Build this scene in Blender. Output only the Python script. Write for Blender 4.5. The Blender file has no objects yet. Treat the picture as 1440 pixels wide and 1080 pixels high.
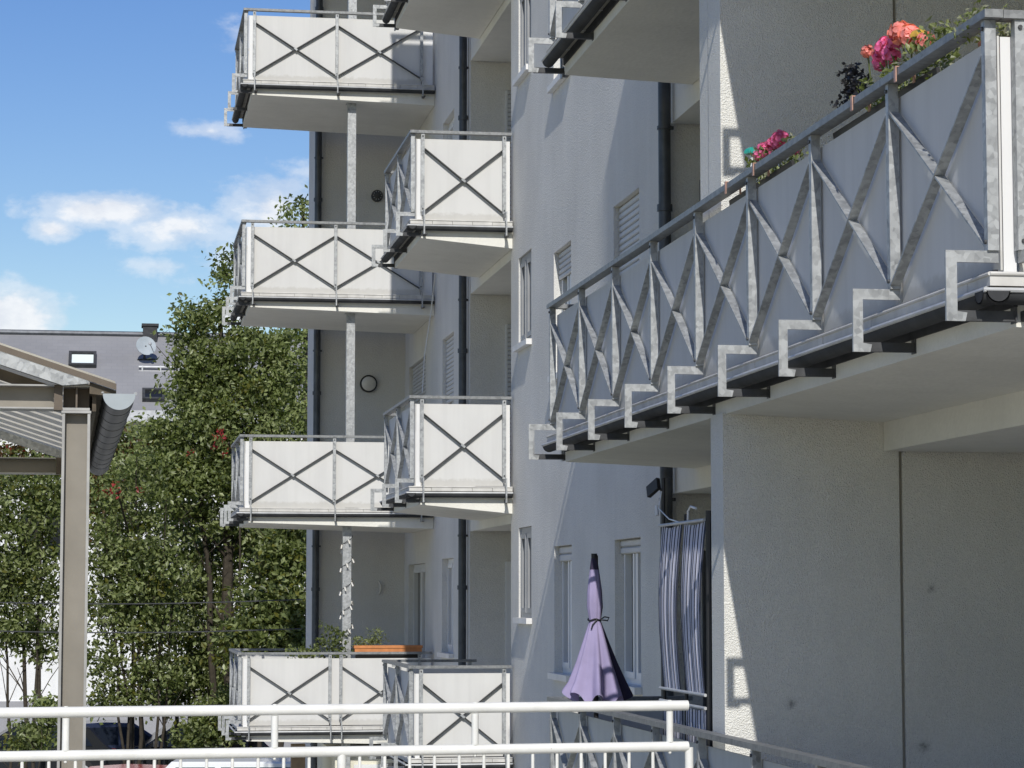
import bpy, math, random
import numpy as np
from mathutils import Vector, Matrix
rnd = random.Random(7)
C = bpy.context.scene.collection
# ------------------------------------------------------------------ camera maths (used to survey the place once, in metres)
F = 3500.0
TH = math.atan(560 / 3513.0)
PH = math.atan(300 / 3500.0)
def ray(px, py):
    x = (px - 720) / F; y = (540 - py) / F
    fy = math.cos(PH) - y * math.sin(PH); fz = math.sin(PH) + y * math.cos(PH)
    return (x * math.cos(TH) + fy * math.sin(TH), fy * math.cos(TH) - x * math.sin(TH), fz)
def P(px, py, X=None, Y=None, Z=None):
    r = ray(px, py)
    t = X / r[0] if X is not None else (Y / r[1] if Y is not None else Z / r[2])
    return Vector((r[0] * t, r[1] * t, r[2] * t))
GZ = -4.6            # ground; the eye is at z = 0
# ------------------------------------------------------------------ materials
def nt(name):
    m = bpy.data.materials.new(name); m.use_nodes = True
    t = m.node_tree; b = t.nodes['Principled BSDF']
    return m, t, b
def lk(t, a, b): t.links.new(a, b)
def node(t, kind, **kw):
    n = t.nodes.new(kind)
    for k, v in kw.items():
        if k in n.inputs: n.inputs[k].default_value = v
        else: setattr(n, k, v)
    return n
def noise(t, scale, detail=4, rough=.55, vec=None, dist=0):
    n = node(t, 'ShaderNodeTexNoise', Scale=scale, Detail=detail, Roughness=rough, Distortion=dist)
    if vec is None:
        g = t.nodes.new('ShaderNodeNewGeometry'); vec = g.outputs['Position']
    lk(t, vec, n.inputs['Vector'])
    return n
def ramp(t, fac, stops, interp='LINEAR'):
    r = t.nodes.new('ShaderNodeValToRGB'); r.color_ramp.interpolation = interp
    e = r.color_ramp.elements
    while len(e) < len(stops): e.new(.5)
    for i, (p, c) in enumerate(stops):
        e[i].position = p; e[i].color = (c[0], c[1], c[2], 1) if hasattr(c, '__len__') else (c, c, c, 1)
    lk(t, fac, r.inputs['Fac'])
    return r
def bump(t, b, height, strength=.5, dist=.01):
    n = node(t, 'ShaderNodeBump', Strength=strength, Distance=dist)
    lk(t, height, n.inputs['Height']); lk(t, n.outputs['Normal'], b.inputs['Normal'])
def mixc(t, fac, a, bcol, mode='MIX'):
    m = t.nodes.new('ShaderNodeMix'); m.data_type = 'RGBA'; m.blend_type = mode
    if hasattr(fac, 'is_linked') or hasattr(fac, 'links'): lk(t, fac, m.inputs[0])
    else: m.inputs[0].default_value = fac
    for s, v in ((m.inputs[6], a), (m.inputs[7], bcol)):
        if hasattr(v, '__len__'): s.default_value = (*v[:3], 1)
        else: lk(t, v, s)
    return m.outputs[2]
def scaled_pos(t, sx, sy, sz):
    g = t.nodes.new('ShaderNodeNewGeometry'); m = t.nodes.new('ShaderNodeMapping')
    m.inputs['Scale'].default_value = (sx, sy, sz); lk(t, g.outputs['Position'], m.inputs['Vector'])
    return m.outputs['Vector']
def plain(name, col, rough=.5, metal=0, var=.12, scale=6, spec=.5, bmp=0, bscale=80):
    m, t, b = nt(name)
    n = noise(t, scale, 6)
    lo = [c * (1 - var) for c in col]; hi = [min(1, c * (1 + var)) for c in col]
    r = ramp(t, n.outputs['Fac'], [(.3, lo), (.7, hi)])
    lk(t, r.outputs['Color'], b.inputs['Base Color'])
    b.inputs['Roughness'].default_value = rough; b.inputs['Metallic'].default_value = metal
    b.inputs['Specular IOR Level'].default_value = spec
    if bmp:
        n2 = noise(t, bscale, 3); bump(t, b, n2.outputs['Fac'], bmp, .004)
    return m
def plaster(name, col, grain=1.0, gscale=70, spots=(), bd=.009):
    m, t, b = nt(name)
    big = noise(t, .9, 6, .6); streak = noise(t, 1.0, 5, .6, scaled_pos(t, 5, 5, .6))
    r1 = ramp(t, big.outputs['Fac'], [(.3, [c * .9 for c in col]), (.7, [c * 1.05 for c in col])])
    r2 = ramp(t, streak.outputs['Fac'], [(.35, .95), (.6, 1.0)])
    c = mixc(t, .7, r1.outputs['Color'], r2.outputs['Color'], 'MULTIPLY')
    fine = noise(t, gscale, 3, .6)
    r3 = ramp(t, fine.outputs['Fac'], [(.35, .86), (.6, 1.03)])
    c = mixc(t, min(1, .6 * grain), c, r3.outputs['Color'], 'MULTIPLY')
    if spots:
        g = t.nodes.new('ShaderNodeNewGeometry'); sn = noise(t, 34, 6, .75)
        for p, rad in spots:
            d = node(t, 'ShaderNodeVectorMath', operation='DISTANCE'); lk(t, g.outputs['Position'], d.inputs[0]); d.inputs[1].default_value = p
            a = node(t, 'ShaderNodeMath', operation='DIVIDE'); lk(t, d.outputs['Value'], a.inputs[0]); a.inputs[1].default_value = rad
            s = node(t, 'ShaderNodeMath', operation='ADD'); lk(t, a.outputs[0], s.inputs[0]); lk(t, sn.outputs['Fac'], s.inputs[1])
            rr = ramp(t, s.outputs[0], [(.5, .62), (.78, .12), (1.15, 0.0)])
            c = mixc(t, rr.outputs['Color'], c, (.05, .05, .048))
    lk(t, c, b.inputs['Base Color'])
    b.inputs['Roughness'].default_value = .92; b.inputs['Specular IOR Level'].default_value = .15
    v = node(t, 'ShaderNodeTexVoronoi', Scale=gscale * 1.3)
    g = t.nodes.new('ShaderNodeNewGeometry'); lk(t, g.outputs['Position'], v.inputs['Vector'])
    ad = node(t, 'ShaderNodeMath', operation='ADD'); lk(t, fine.outputs['Fac'], ad.inputs[0]); lk(t, v.outputs['Distance'], ad.inputs[1])
    bump(t, b, ad.outputs[0], min(1, .6 * grain), bd)
    return m
def galv(name, lo=.26, hi=.5, rough=.5):
    m, t, b = nt(name)
    g = t.nodes.new('ShaderNodeNewGeometry')
    v = node(t, 'ShaderNodeTexVoronoi', Scale=46); lk(t, g.outputs['Position'], v.inputs['Vector'])
    n = noise(t, 14, 5)
    ad = node(t, 'ShaderNodeMath', operation='MULTIPLY_ADD'); lk(t, v.outputs['Color'], ad.inputs[0]); ad.inputs[1].default_value = .55; lk(t, n.outputs['Fac'], ad.inputs[2])
    r = ramp(t, ad.outputs[0], [(.35, (lo * .96, lo, lo * 1.02)), (1.0, (hi * .97, hi, hi * 1.0))])
    lk(t, r.outputs['Color'], b.inputs['Base Color'])
    b.inputs['Metallic'].default_value = .35; b.inputs['Roughness'].default_value = rough
    return m
def wave_sheet(name, col, scale, axis='X', rough=.5, metal=0, depth=.01):
    m, t, b = nt(name)
    w = node(t, 'ShaderNodeTexWave', Scale=scale); w.bands_direction = axis
    g = t.nodes.new('ShaderNodeNewGeometry'); lk(t, g.outputs['Position'], w.inputs['Vector'])
    n = noise(t, 3, 5); r = ramp(t, n.outputs['Fac'], [(.3, [c * .8 for c in col]), (.7, [c * 1.1 for c in col])])
    lk(t, r.outputs['Color'], b.inputs['Base Color']); b.inputs['Roughness'].default_value = rough; b.inputs['Metallic'].default_value = metal
    bump(t, b, w.outputs['Fac'], .5, depth)
    return m
def leafmat(name, col, trans=.42):
    m, t, b = nt(name)
    n = noise(t, 3.0, 4); n2 = noise(t, 30, 2)
    r = ramp(t, n.outputs['Fac'], [(.3, [c * .7 for c in col]), (.7, [c * 1.25 for c in col])])
    r2 = ramp(t, n2.outputs['Fac'], [(.3, .75), (.7, 1.2)])
    c = mixc(t, 1, r.outputs['Color'], r2.outputs['Color'], 'MULTIPLY')
    lk(t, c, b.inputs['Base Color']); b.inputs['Roughness'].default_value = .42; b.inputs['Specular IOR Level'].default_value = .5
    tr = t.nodes.new('ShaderNodeBsdfTranslucent')
    c2 = mixc(t, 1, c, (1.1, 1.25, .45), 'MULTIPLY'); lk(t, c2, tr.inputs['Color'])
    ms = t.nodes.new('ShaderNodeMixShader'); ms.inputs[0].default_value = trans
    lk(t, b.outputs[0], ms.inputs[1]); lk(t, tr.outputs[0], ms.inputs[2])
    lk(t, ms.outputs[0], t.nodes['Material Output'].inputs['Surface'])
    return m
M = {}
M['plaster'] = plaster('plaster', (.67, .66, .625), .8, 60)
FINSPOTS = [(P(1112, 990, Y=12.68), .08), (P(1310, 828, Y=12.69), .07), (P(1300, 1050, Y=12.69), .1)]
M['rough_plaster'] = plaster('rough_plaster', (.76, .755, .71), .9, 105, FINSPOTS, .017)
M['soffit'] = plaster('soffit', (.74, .73, .67), .3, 25)
M['cream'] = plaster('cream', (.68, .66, .55), .6, 50)
M['far_white'] = plaster('far_white', (.8, .8, .78), .4, 20)
M['far_grey'] = plaster('far_grey', (.36, .36, .37), .4, 20)
def panel_mat(name, col, rough):
    m, t, b = nt(name)
    n = noise(t, 1.4, 6); st = noise(t, 1.0, 5, .6, scaled_pos(t, 9, 9, .5))
    r1 = ramp(t, n.outputs['Fac'], [(.3, [c * .965 for c in col]), (.7, [c * 1.025 for c in col])])
    r2 = ramp(t, st.outputs['Fac'], [(.36, .94), (.55, 1.0)]); c = mixc(t, .8, r1.outputs['Color'], r2.outputs['Color'], 'MULTIPLY')
    tc_ = t.nodes.new('ShaderNodeTexCoord'); sp = t.nodes.new('ShaderNodeSeparateXYZ'); lk(t, tc_.outputs['Generated'], sp.inputs[0])
    n3 = noise(t, 16, 5, .65); ad = node(t, 'ShaderNodeMath', operation='MULTIPLY_ADD'); lk(t, n3.outputs['Fac'], ad.inputs[0]); ad.inputs[1].default_value = -.12; lk(t, sp.outputs[2], ad.inputs[2])
    g = ramp(t, ad.outputs[0], [(-.0, .3), (.035, 0.0)]); c = mixc(t, g.outputs['Color'], c, (.30, .28, .23)); lk(t, c, b.inputs['Base Color'])
    b.inputs['Roughness'].default_value = rough; b.inputs['Specular IOR Level'].default_value = .06
    w_ = noise(t, 1.1, 2); bump(t, b, w_.outputs['Fac'], .25, .02)
    return m
M['panel'] = panel_mat('panel', (.605, .603, .585), .75)
M['panel_white'] = plain('panel_white', (.70, .70, .69), .4, 0, .03, 2)
M['galv'] = galv('galv', .20, .44, .5)
M['rail'] = galv('rail', .15, .27, .5)
M['dark_steel'] = plain('dark_steel', (.06, .062, .065), .55, .3, .3, 12)
M['brace_dark'] = plain('brace_dark', (.035, .036, .036), .6, .1, .3, 12)  # side braces coloured dark to stand in for their shade on the panel
M['zinc'] = plain('zinc', (.05, .052, .055), .8, 0, .25, 8, .15)
M['zinc_light'] = plain('zinc_light', (.46, .47, .475), .45, .15, .15, 8)
M['pipe'] = plain('pipe', (.075, .082, .092), .45, .4, .3, 7)
M['tile'] = plain('tile', (.56, .55, .52), .75, 0, .14, 8, .1)
def paint_mat():
    m, t, b = nt('white_paint')
    n = noise(t, 9, 6); c = ramp(t, n.outputs['Fac'], [(.3, (.66, .66, .63)), (.7, (.75, .75, .72))]).outputs['Color']
    n2 = noise(t, 38, 5, .7); f = ramp(t, n2.outputs['Fac'], [(.70, 0.0), (.76, .75)]); c = mixc(t, f.outputs['Color'], c, (.22, .13, .07))
    n4 = noise(t, 5, 5, .7); f = ramp(t, n4.outputs['Fac'], [(.52, 0.0), (.75, .35)]); c = mixc(t, f.outputs['Color'], c, (.45, .43, .38))
    lk(t, c, b.inputs['Base Color']); b.inputs['Roughness'].default_value = .45
    n3 = noise(t, 30, 3); bump(t, b, n3.outputs['Fac'], .15, .003)
    return m
M['white_paint'] = paint_mat()
M['window_white'] = plain('window_white', (.7, .71, .71), .35, 0, .04, 5)
M['frame_grey'] = plain('frame_grey', (.28, .29, .30), .4, .1, .08, 5)
M['shutter'] = plain('shutter', (.5, .51, .52), .5, 0, .06, 4)
M['sill'] = plain('sill', (.7, .69, .67), .5, 0, .1, 6)
M['joint'] = plain('joint', (.30, .29, .26), .8)
M['asphalt'] = plain('asphalt', (.09, .09, .088), .9, 0, .25, 1.2, .2, .4, 60)
M['concrete'] = plain('concrete', (.52, .50, .44), .85, 0, .15, 1.5, .2, .3, 50)
M['brown_concrete'] = plain('brown_concrete', (.22, .17, .12), .85, 0, .2, 5, .2)
M['rust_steel'] = plain('rust_steel', (.13, .105, .08), .6, .3, .2, 4)
M['primer_steel'] = plain('primer_steel', (.235, .215, .18), .55, .2, .16, 3)
M['flange'] = plain('flange', (.36, .355, .34), .45, .3, .14, 9)
M['timber_dark'] = plain('timber_dark', (.10, .08, .055), .8, 0, .3, 10)
M['orange_wood'] = plain('orange_wood', (.50, .19, .06), .6, 0, .18, 12)
M['dish_grey'] = plain('dish_grey', (.36, .40, .42), .7, 0, .1, 4, .2)
M['black'] = plain('black', (.015, .015, .017), .5, 0, .2, 9)
M['terracotta'] = plain('terracotta', (.42, .17, .10), .75, 0, .15, 9)
M['copper'] = plain('copper', (.42, .25, .19), .5, .3, .2, 20)
M['grass'] = plain('grass', (.36, .37, .27), .95, 0, .4, 2.5, .1, .8, 30)
M['gravel'] = plain('gravel', (.40, .385, .33), .9, 0, .2, 1.2, .2, .4, 60)
M['paving'] = plain('paving', (.55, .53, .47), .85, 0, .12, 1.5, .2, .3, 40)
M['bark'] = plain('bark', (.055, .047, .036), .9, 0, .3, 12, .1, .8, 30)
M['curtain_beige'] = plain('curtain_beige', (.40, .33, .24), .8)
M['red_paint'] = plain('red_paint', (.32, .03, .03), .25, 0, .05, 1)
M['navy_paint'] = plain('navy_paint', (.025, .035, .07), .25, .2, .05, 1)
M['black_paint'] = plain('black_paint', (.015, .016, .018), .25, .2, .05, 1)
M['grey_paint'] = plain('grey_paint', (.14, .14, .15), .3, .4, .05, 1)
M['van_paint'] = plain('van_paint', (.75, .76, .76), .25, 0, .03, 1)
M['rubber'] = plain('rubber', (.02, .02, .02), .8)
M['lamp_glass'] = plain('lamp_glass', (.62, .6, .55), .3)
M['headlight'] = plain('headlight', (.7, .7, .72), .15)
M['taillight'] = plain('taillight', (.4, .03, .02), .2)
def glassy(name, col, rough=.06):
    m, t, b = nt(name); b.inputs['Base Color'].default_value = (*col, 1); b.inputs['Roughness'].default_value = rough
    n = noise(t, 1.2, 2); r = ramp(t, n.outputs['Fac'], [(.3, rough * .6), (.7, rough * 1.6)]); lk(t, r.outputs['Color'], b.inputs['Roughness'])
    b.inputs['Specular IOR Level'].default_value = .42
    return m
M['glass'] = glassy('glass', (.018, .02, .024))
M['skylight'] = glassy('skylight', (.72, .80, .78), .35)  # pale base colour stands in for sky reflected in the pane
M['car_glass'] = glassy('car_glass', (.012, .016, .025))
def roof_tiles():
    m, t, b = nt('roof_tiles')
    br = node(t, 'ShaderNodeTexBrick', Scale=1.0, **{'Mortar Size': .012, 'Brick Width': .3, 'Row Height': .17})
    br.inputs['Color1'].default_value = (.242, .241, .243, 1); br.inputs['Color2'].default_value = (.255, .253, .255, 1); br.inputs['Mortar'].default_value = (.232, .232, .236, 1)
    mp = t.nodes.new('ShaderNodeMapping'); g = t.nodes.new('ShaderNodeNewGeometry'); lk(t, g.outputs['Position'], mp.inputs['Vector'])
    mp.inputs['Rotation'].default_value = (math.radians(-38), 0, 0); lk(t, mp.outputs['Vector'], br.inputs['Vector'])
    n = noise(t, .5, 5); r = ramp(t, n.outputs['Fac'], [(.3, .88), (.7, 1.08)])
    c = mixc(t, 1, br.outputs['Color'], r.outputs['Color'], 'MULTIPLY'); lk(t, c, b.inputs['Base Color']); b.inputs['Roughness'].default_value = .6
    return m
M['roof_tiles'] = roof_tiles()
def cloth(name, col, col2=None, rough=.8, trans=.2, stripes=0):
    m, t, b = nt(name)
    n = noise(t, 6, 5); r = ramp(t, n.outputs['Fac'], [(.3, [c * .88 for c in col]), (.7, [c * 1.08 for c in col])])
    lk(t, r.outputs['Color'], b.inputs['Base Color']); b.inputs['Roughness'].default_value = rough; b.inputs['Specular IOR Level'].default_value = .2
    n2 = noise(t, 300, 2); bump(t, b, n2.outputs['Fac'], .2, .002)
    tr = t.nodes.new('ShaderNodeBsdfTranslucent'); lk(t, r.outputs['Color'], tr.inputs['Color'])
    ms = t.nodes.new('ShaderNodeMixShader'); ms.inputs[0].default_value = trans
    lk(t, b.outputs[0], ms.inputs[1]); lk(t, tr.outputs[0], ms.inputs[2]); lk(t, ms.outputs[0], t.nodes['Material Output'].inputs['Surface'])
    return m
M['corrugated'] = cloth('corrugated', (.82, .78, .67), rough=.5, trans=.65)
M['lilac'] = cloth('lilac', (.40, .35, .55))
M['lilac_dark'] = cloth('lilac_dark', (.05, .04, .075), trans=.05)  # shade tone painted on the canopy side away from the sun, and tip
M['screen_light'] = cloth('screen_light', (.64, .64, .73), trans=.15)
M['screen_dark'] = cloth('screen_dark', (.045, .05, .075), trans=.03)
M['petal_pink'] = leafmat('petal_pink', (.80, .17, .38), .3)
M['petal_coral'] = leafmat('petal_coral', (.90, .32, .28), .3)
for nm, v in (('petal_pink', (.7, .08, .28)), ('petal_coral', (.8, .24, .2))): pass
M['leaf_dark'] = leafmat('leaf_dark', (.090, .115, .036))
M['leaf_mid'] = leafmat('leaf_mid', (.165, .20, .062))
M['leaf_light'] = leafmat('leaf_light', (.29, .33, .14))
M['leaf_yellow'] = leafmat('leaf_yellow', (.15, .15, .025))
M['leaf_brown'] = leafmat('leaf_brown', (.12, .07, .025))
M['leaf_red'] = leafmat('leaf_red', (.36, .04, .04))
M['leaf_pale'] = leafmat('leaf_pale', (.35, .36, .26))
M['amber'] = plain('amber', (.55, .33, .05), .2); M['teal'] = plain('teal', (.03, .30, .24), .2)
M['clear'] = plain('clear', (.6, .62, .62), .15)
# ------------------------------------------------------------------ mesh builder
ORIG = {}
class MB:
    def __init__(s): s.v = []; s.f = []; s.m = []
    def add(s, vs, fs, mi=0):
        n = len(s.v); s.v += [tuple(v) for v in vs]; s.f += [tuple(i + n for i in f) for f in fs]; s.m += [mi] * len(fs)
        return s
    def box(s, x0, x1, y0, y1, z0, z1, mi=0):
        x0, x1 = min(x0, x1), max(x0, x1); y0, y1 = min(y0, y1), max(y0, y1); z0, z1 = min(z0, z1), max(z0, z1)
        v = [(x0, y0, z0), (x1, y0, z0), (x1, y1, z0), (x0, y1, z0), (x0, y0, z1), (x1, y0, z1), (x1, y1, z1), (x0, y1, z1)]
        return s.add(v, [(0, 3, 2, 1), (4, 5, 6, 7), (0, 1, 5, 4), (1, 2, 6, 5), (2, 3, 7, 6), (3, 0, 4, 7)], mi)
    def bar(s, p, q, wa, wb, a, mi=0):
        """bar from p to q; half widths wa along a (made perpendicular) and wb along the third axis"""
        p = Vector(p); q = Vector(q); d = (q - p).normalized(); a = Vector(a); a = (a - d * a.dot(d)).normalized(); b = d.cross(a)
        v = []
        for c in (p, q):
            for sa, sb in ((-1, -1), (1, -1), (1, 1), (-1, 1)): v.append(c + a * wa * sa + b * wb * sb)
        return s.add(v, [(0, 3, 2, 1), (4, 5, 6, 7), (0, 1, 5, 4), (1, 2, 6, 5), (2, 3, 7, 6), (3, 0, 4, 7)], mi)
    def tube(s, pts, r, n=10, mi=0, cap=True, r2=None):
        pts = [Vector(p) for p in pts]; rings = []; a = None
        for i, p in enumerate(pts):
            d = (pts[min(i + 1, len(pts) - 1)] - pts[max(i - 1, 0)]).normalized()
            if a is None: a = d.orthogonal().normalized()
            else: a = (a - d * a.dot(d)).normalized()
            b = d.cross(a); rr = r[i] if hasattr(r, '__len__') else (r if r2 is None else r + (r2 - r) * i / max(1, len(pts) - 1))
            rings.append([p + a * rr * math.cos(2 * math.pi * k / n) + b * rr * math.sin(2 * math.pi * k / n) for k in range(n)])
        return s.loft(rings, mi, cap)
    def loft(s, rings, mi=0, cap=True, closed=True):
        n = len(rings[0]); v = [p for r in rings for p in r]; f = []
        for i in range(len(rings) - 1):
            for k in range(n if closed else n - 1):
                a, b = i * n + k, i * n + (k + 1) % n
                f.append((a, b, b + n, a + n))
        if cap: f += [tuple(reversed(range(n))), tuple((len(rings) - 1) * n + k for k in range(n))]
        return s.add(v, f, mi)
    def prism(s, poly, to3, a0, a1, mi=0):
        """poly 2D outline; to3(u, w, a) maps it to space; extruded a0..a1"""
        n = len(poly); v = [to3(u, w, a0) for u, w in poly] + [to3(u, w, a1) for u, w in poly]
        f = [tuple(reversed(range(n))), tuple(range(n, 2 * n))] + [(i, (i + 1) % n, (i + 1) % n + n, i + n) for i in range(n)]
        return s.add(v, f, mi)
    def ball(s, c, r, mi=0, nu=10, nv=7, sc=(1, 1, 1)):
        c = Vector(c); rings = []
        for j in range(nv + 1):
            t = math.pi * (.02 + .96 * j / nv)
            rings.append([c + Vector((r * sc[0] * math.sin(t) * math.cos(2 * math.pi * k / nu), r * sc[1] * math.sin(t) * math.sin(2 * math.pi * k / nu), -r * sc[2] * math.cos(t))) for k in range(nu)])
        return s.loft(rings, mi)
    def leaves(s, cs, size, mis, up=.4, asp=.6, jitter=.35):
        """one folded leaf-sized face per centre"""
        cs = np.asarray(cs, float); n = len(cs)
        if n == 0: return s
        R = np.random.RandomState(rnd.randrange(1 << 30))
        nr = R.normal(size=(n, 3)); nr /= np.linalg.norm(nr, axis=1)[:, None]; nr += np.array([-.1, -.35, up]); nr /= np.linalg.norm(nr, axis=1)[:, None]
        a = np.cross(nr, R.normal(size=(n, 3))); a /= np.linalg.norm(a, axis=1)[:, None]; b = np.cross(nr, a)
        sz = size * (1 + jitter * R.uniform(-1, 1, n))[:, None]
        l, w = a * sz * .5, b * sz * .5 * asp
        V = np.stack([cs - l, cs + w * .9 - l * .1 + nr * sz * .08, cs + l, cs - w * .9 - l * .1 + nr * sz * .08], 1).reshape(-1, 3)
        k = len(s.v); s.v += [tuple(x) for x in V.tolist()]
        s.f += [(k + 4 * i, k + 4 * i + 1, k + 4 * i + 2, k + 4 * i + 3) for i in range(n)]; s.m += list(mis)
        return s
    def build(s, name, mats, parent=None, origin=None, smooth=False):
        me = bpy.data.meshes.new(name)
        if parent is not None: og = ORIG[parent.name]
        elif origin is not None: og = Vector(origin)
        else:
            A = np.array(s.v); lo, hi = A.min(0), A.max(0); og = Vector(((lo[0] + hi[0]) / 2, (lo[1] + hi[1]) / 2, lo[2]))
        vv = (np.array(s.v) - np.array(og)).tolist()
        me.from_pydata(vv, [], s.f)
        if not isinstance(mats, (list, tuple)): mats = [mats]
        for mt in mats: me.materials.append(M[mt] if isinstance(mt, str) else mt)
        if len(mats) > 1: me.polygons.foreach_set('material_index', s.m)
        if smooth: me.polygons.foreach_set('use_smooth', [True] * len(s.f))
        me.update()
        o = bpy.data.objects.new(name, me); C.objects.link(o)
        if parent is not None: o.parent = parent; o.location = (0, 0, 0)
        else: o.location = og
        ORIG[o.name] = og
        return o
def tag(o, label=None, cat=None, group=None, kind=None):
    for k, v in (('label', label), ('category', cat), ('group', group), ('kind', kind)):
        if v: o[k] = v
    return o
def thing(name, loc, label, cat, group=None):
    o = bpy.data.objects.new(name, None); o.location = loc; o.empty_display_size = .2; C.objects.link(o); ORIG[o.name] = Vector(loc)
    return tag(o, label, cat, group)
def smooth_by_angle(o, deg=35):
    me = o.data; me.polygons.foreach_set('use_smooth', [True] * len(me.polygons))
    try: me.set_sharp_from_angle(angle=math.radians(deg))
    except Exception: pass
    return o
# ================================================================== the ground
b = MB(); b.add([(-400, -60, GZ), (400, -60, GZ), (400, 900, GZ), (-400, 900, GZ)], [(0, 1, 2, 3)])
tag(b.build('ground', 'gravel', origin=(0, 0, GZ)), kind='structure')
b = MB(); b.add([(-30, 45, GZ + .006), (25, 45, GZ + .006), (25, 67.9, GZ + .006), (-30, 67.9, GZ + .006)], [(0, 1, 2, 3)])
tag(b.build('parking', 'asphalt', origin=(0, 55, GZ)), kind='structure')
b = MB(); b.add([(-9, 11.5, GZ + .01), (4.09, 11.5, GZ + .01), (4.09, 20, GZ + .01), (-9, 20, GZ + .01)], [(0, 1, 2, 3)])
tag(b.build('lawn', 'grass', origin=(0, 16, GZ)), kind='structure')
b = MB(); b.add([(-9, 20, GZ + .012), (4.09, 20, GZ + .012), (4.09, 32.4, GZ + .012), (2.8, 37, GZ + .012), (-9, 37, GZ + .012)], [(0, 1, 2, 3, 4)])
tag(b.build('pavement', 'paving', origin=(0, 28, GZ)), kind='structure')
b = MB(); b.add([(-7, -6, -1.62), (2.45, -6, -1.62), (2.45, 10.9, -1.62), (-7, 9.8, -1.62), (-7, -6, GZ), (2.45, -6, GZ), (2.45, 10.9, GZ), (-7, 9.8, GZ)],
               [(0, 1, 2, 3), (0, 4, 5, 1), (1, 5, 6, 2), (2, 6, 7, 3), (3, 7, 4, 0)])
tag(b.build('terrace', 'concrete'), kind='structure')
# ================================================================== the apartment building
XW = 4.1
PITCH = 2.79
def RZ(k): return 2.09 + PITCH * (k - 2)
ZT = RZ(6) + .6
bld = thing('apartment_building', (5.0, 20, GZ), 'pale rendered apartment block with stacked white panelled balconies on its facade', 'apartment building')
def facade(mb, X, y0, y1, z0, z1, holes, rev=.28):
    """-X facing skin with rectangular openings and their reveals"""
    ys = sorted({y0, y1, *[h[0] for h in holes], *[h[1] for h in holes]}); zs = sorted({z0, z1, *[h[2] for h in holes], *[h[3] for h in holes]})
    for i in range(len(ys) - 1):
        for j in range(len(zs) - 1):
            cy, cz = (ys[i] + ys[i + 1]) / 2, (zs[j] + zs[j + 1]) / 2
            if any(h[0] < cy < h[1] and h[2] < cz < h[3] for h in holes): continue
            mb.add([(X, ys[i], zs[j]), (X, ys[i], zs[j + 1]), (X, ys[i + 1], zs[j + 1]), (X, ys[i + 1], zs[j])], [(0, 1, 2, 3)])
    for a, c, d, e in holes:
        q = X + rev
        mb.add([(X, a, d), (X, c, d), (X, c, e), (X, a, e), (q, a, d), (q, c, d), (q, c, e), (q, a, e)], [(0, 1, 5, 4), (1, 2, 6, 5), (2, 3, 7, 6), (3, 0, 4, 7)])
# --- windows: openings surveyed on the first floor, repeated on the floors above
def Yat(px): return P(px, 800, X=XW).y
def Zat(px, py): return P(px, py, X=XW).z
wa = (Yat(747.5), Yat(729.5), Zat(738, 871), Zat(738, 741))
wb = (Yat(804), Yat(779.5), Zat(791, 950), Zat(791, 767))
wc = (Yat(901), Yat(864.5), Zat(883, 966), Zat(883, 757))
wd = (Yat(637.5), Yat(621.5), Zat(630, 920), Zat(630, 785))
dr = (Yat(598), Yat(574.5), RZ(1) - .95, Zat(586, 793))
def lift(h, k): return (h[0], h[1], h[2] + PITCH * (k - 1), h[3] + PITCH * (k - 1))
LV = (1, 2, 3, 4, 5)
h_mid = [lift(h, k) for k in LV for h in (wa, wb, wc)]
h_far = [lift(h, k) for k in LV for h in (wd, dr)]
w = MB()
facade(w, XW, 18.13, 25.78, GZ, ZT, h_mid)
facade(w, XW, 28.86, 35.6, GZ, ZT, h_far)
facade(w, XW, -4, 8.3, GZ, ZT, [])
w.add([(XW, -4, GZ), (9, -4, GZ), (9, -4, ZT), (XW, -4, ZT)], [(0, 1, 2, 3)])
w.add([(XW, -4, ZT), (9, -4, ZT), (9, 37.3, ZT), (XW, 37.3, ZT)], [(0, 1, 2, 3)])
w.add([(9, -4, GZ), (9, 37.3, GZ), (9, 37.3, ZT), (9, -4, ZT)], [(0, 1, 2, 3)])
# loggia returns: south facing (seen), north facing, and back walls
for yy in (18.13, 28.86):
    w.add([(XW, yy, GZ), (5.6, yy, GZ), (5.6, yy, ZT), (XW, yy, ZT)], [(0, 1, 2, 3)])
for yy in (8.3, 25.78):
    w.add([(XW, yy, GZ), (5.6, yy, GZ), (5.6, yy, ZT), (XW, yy, ZT)], [(3, 2, 1, 0)])
for ya, yb in ((8.3, 12.8), (13.4, 18.13), (25.78, 28.86)):
    w.add([(5.6, ya, GZ), (5.6, ya, ZT), (5.6, yb, ZT), (5.6, yb, GZ)], [(0, 1, 2, 3)])
wall = w.build('wall', 'plaster', bld)
# rear pier block beyond the far balconies
b = MB(); b.box(2.83, 9, 35.5, 37.25, GZ, ZT); b.build('end_wall', 'plaster', bld)
# floor slabs / lintels of the loggias (their lower front edge is the lintel beam)
for k in (0, 1, 2, 3, 4, 5):
    R = RZ(k)
    for ya, yb in ((8.32, 12.675), (13.51, 18.11), (25.8, 28.84)):
        b = MB(); b.box(XW + .003 - (.09 if ya < 9 else 0), 5.59, ya, yb, R - 1.32, R - 1.0); b.build('loggia_ceiling', 'soffit', bld)
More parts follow.
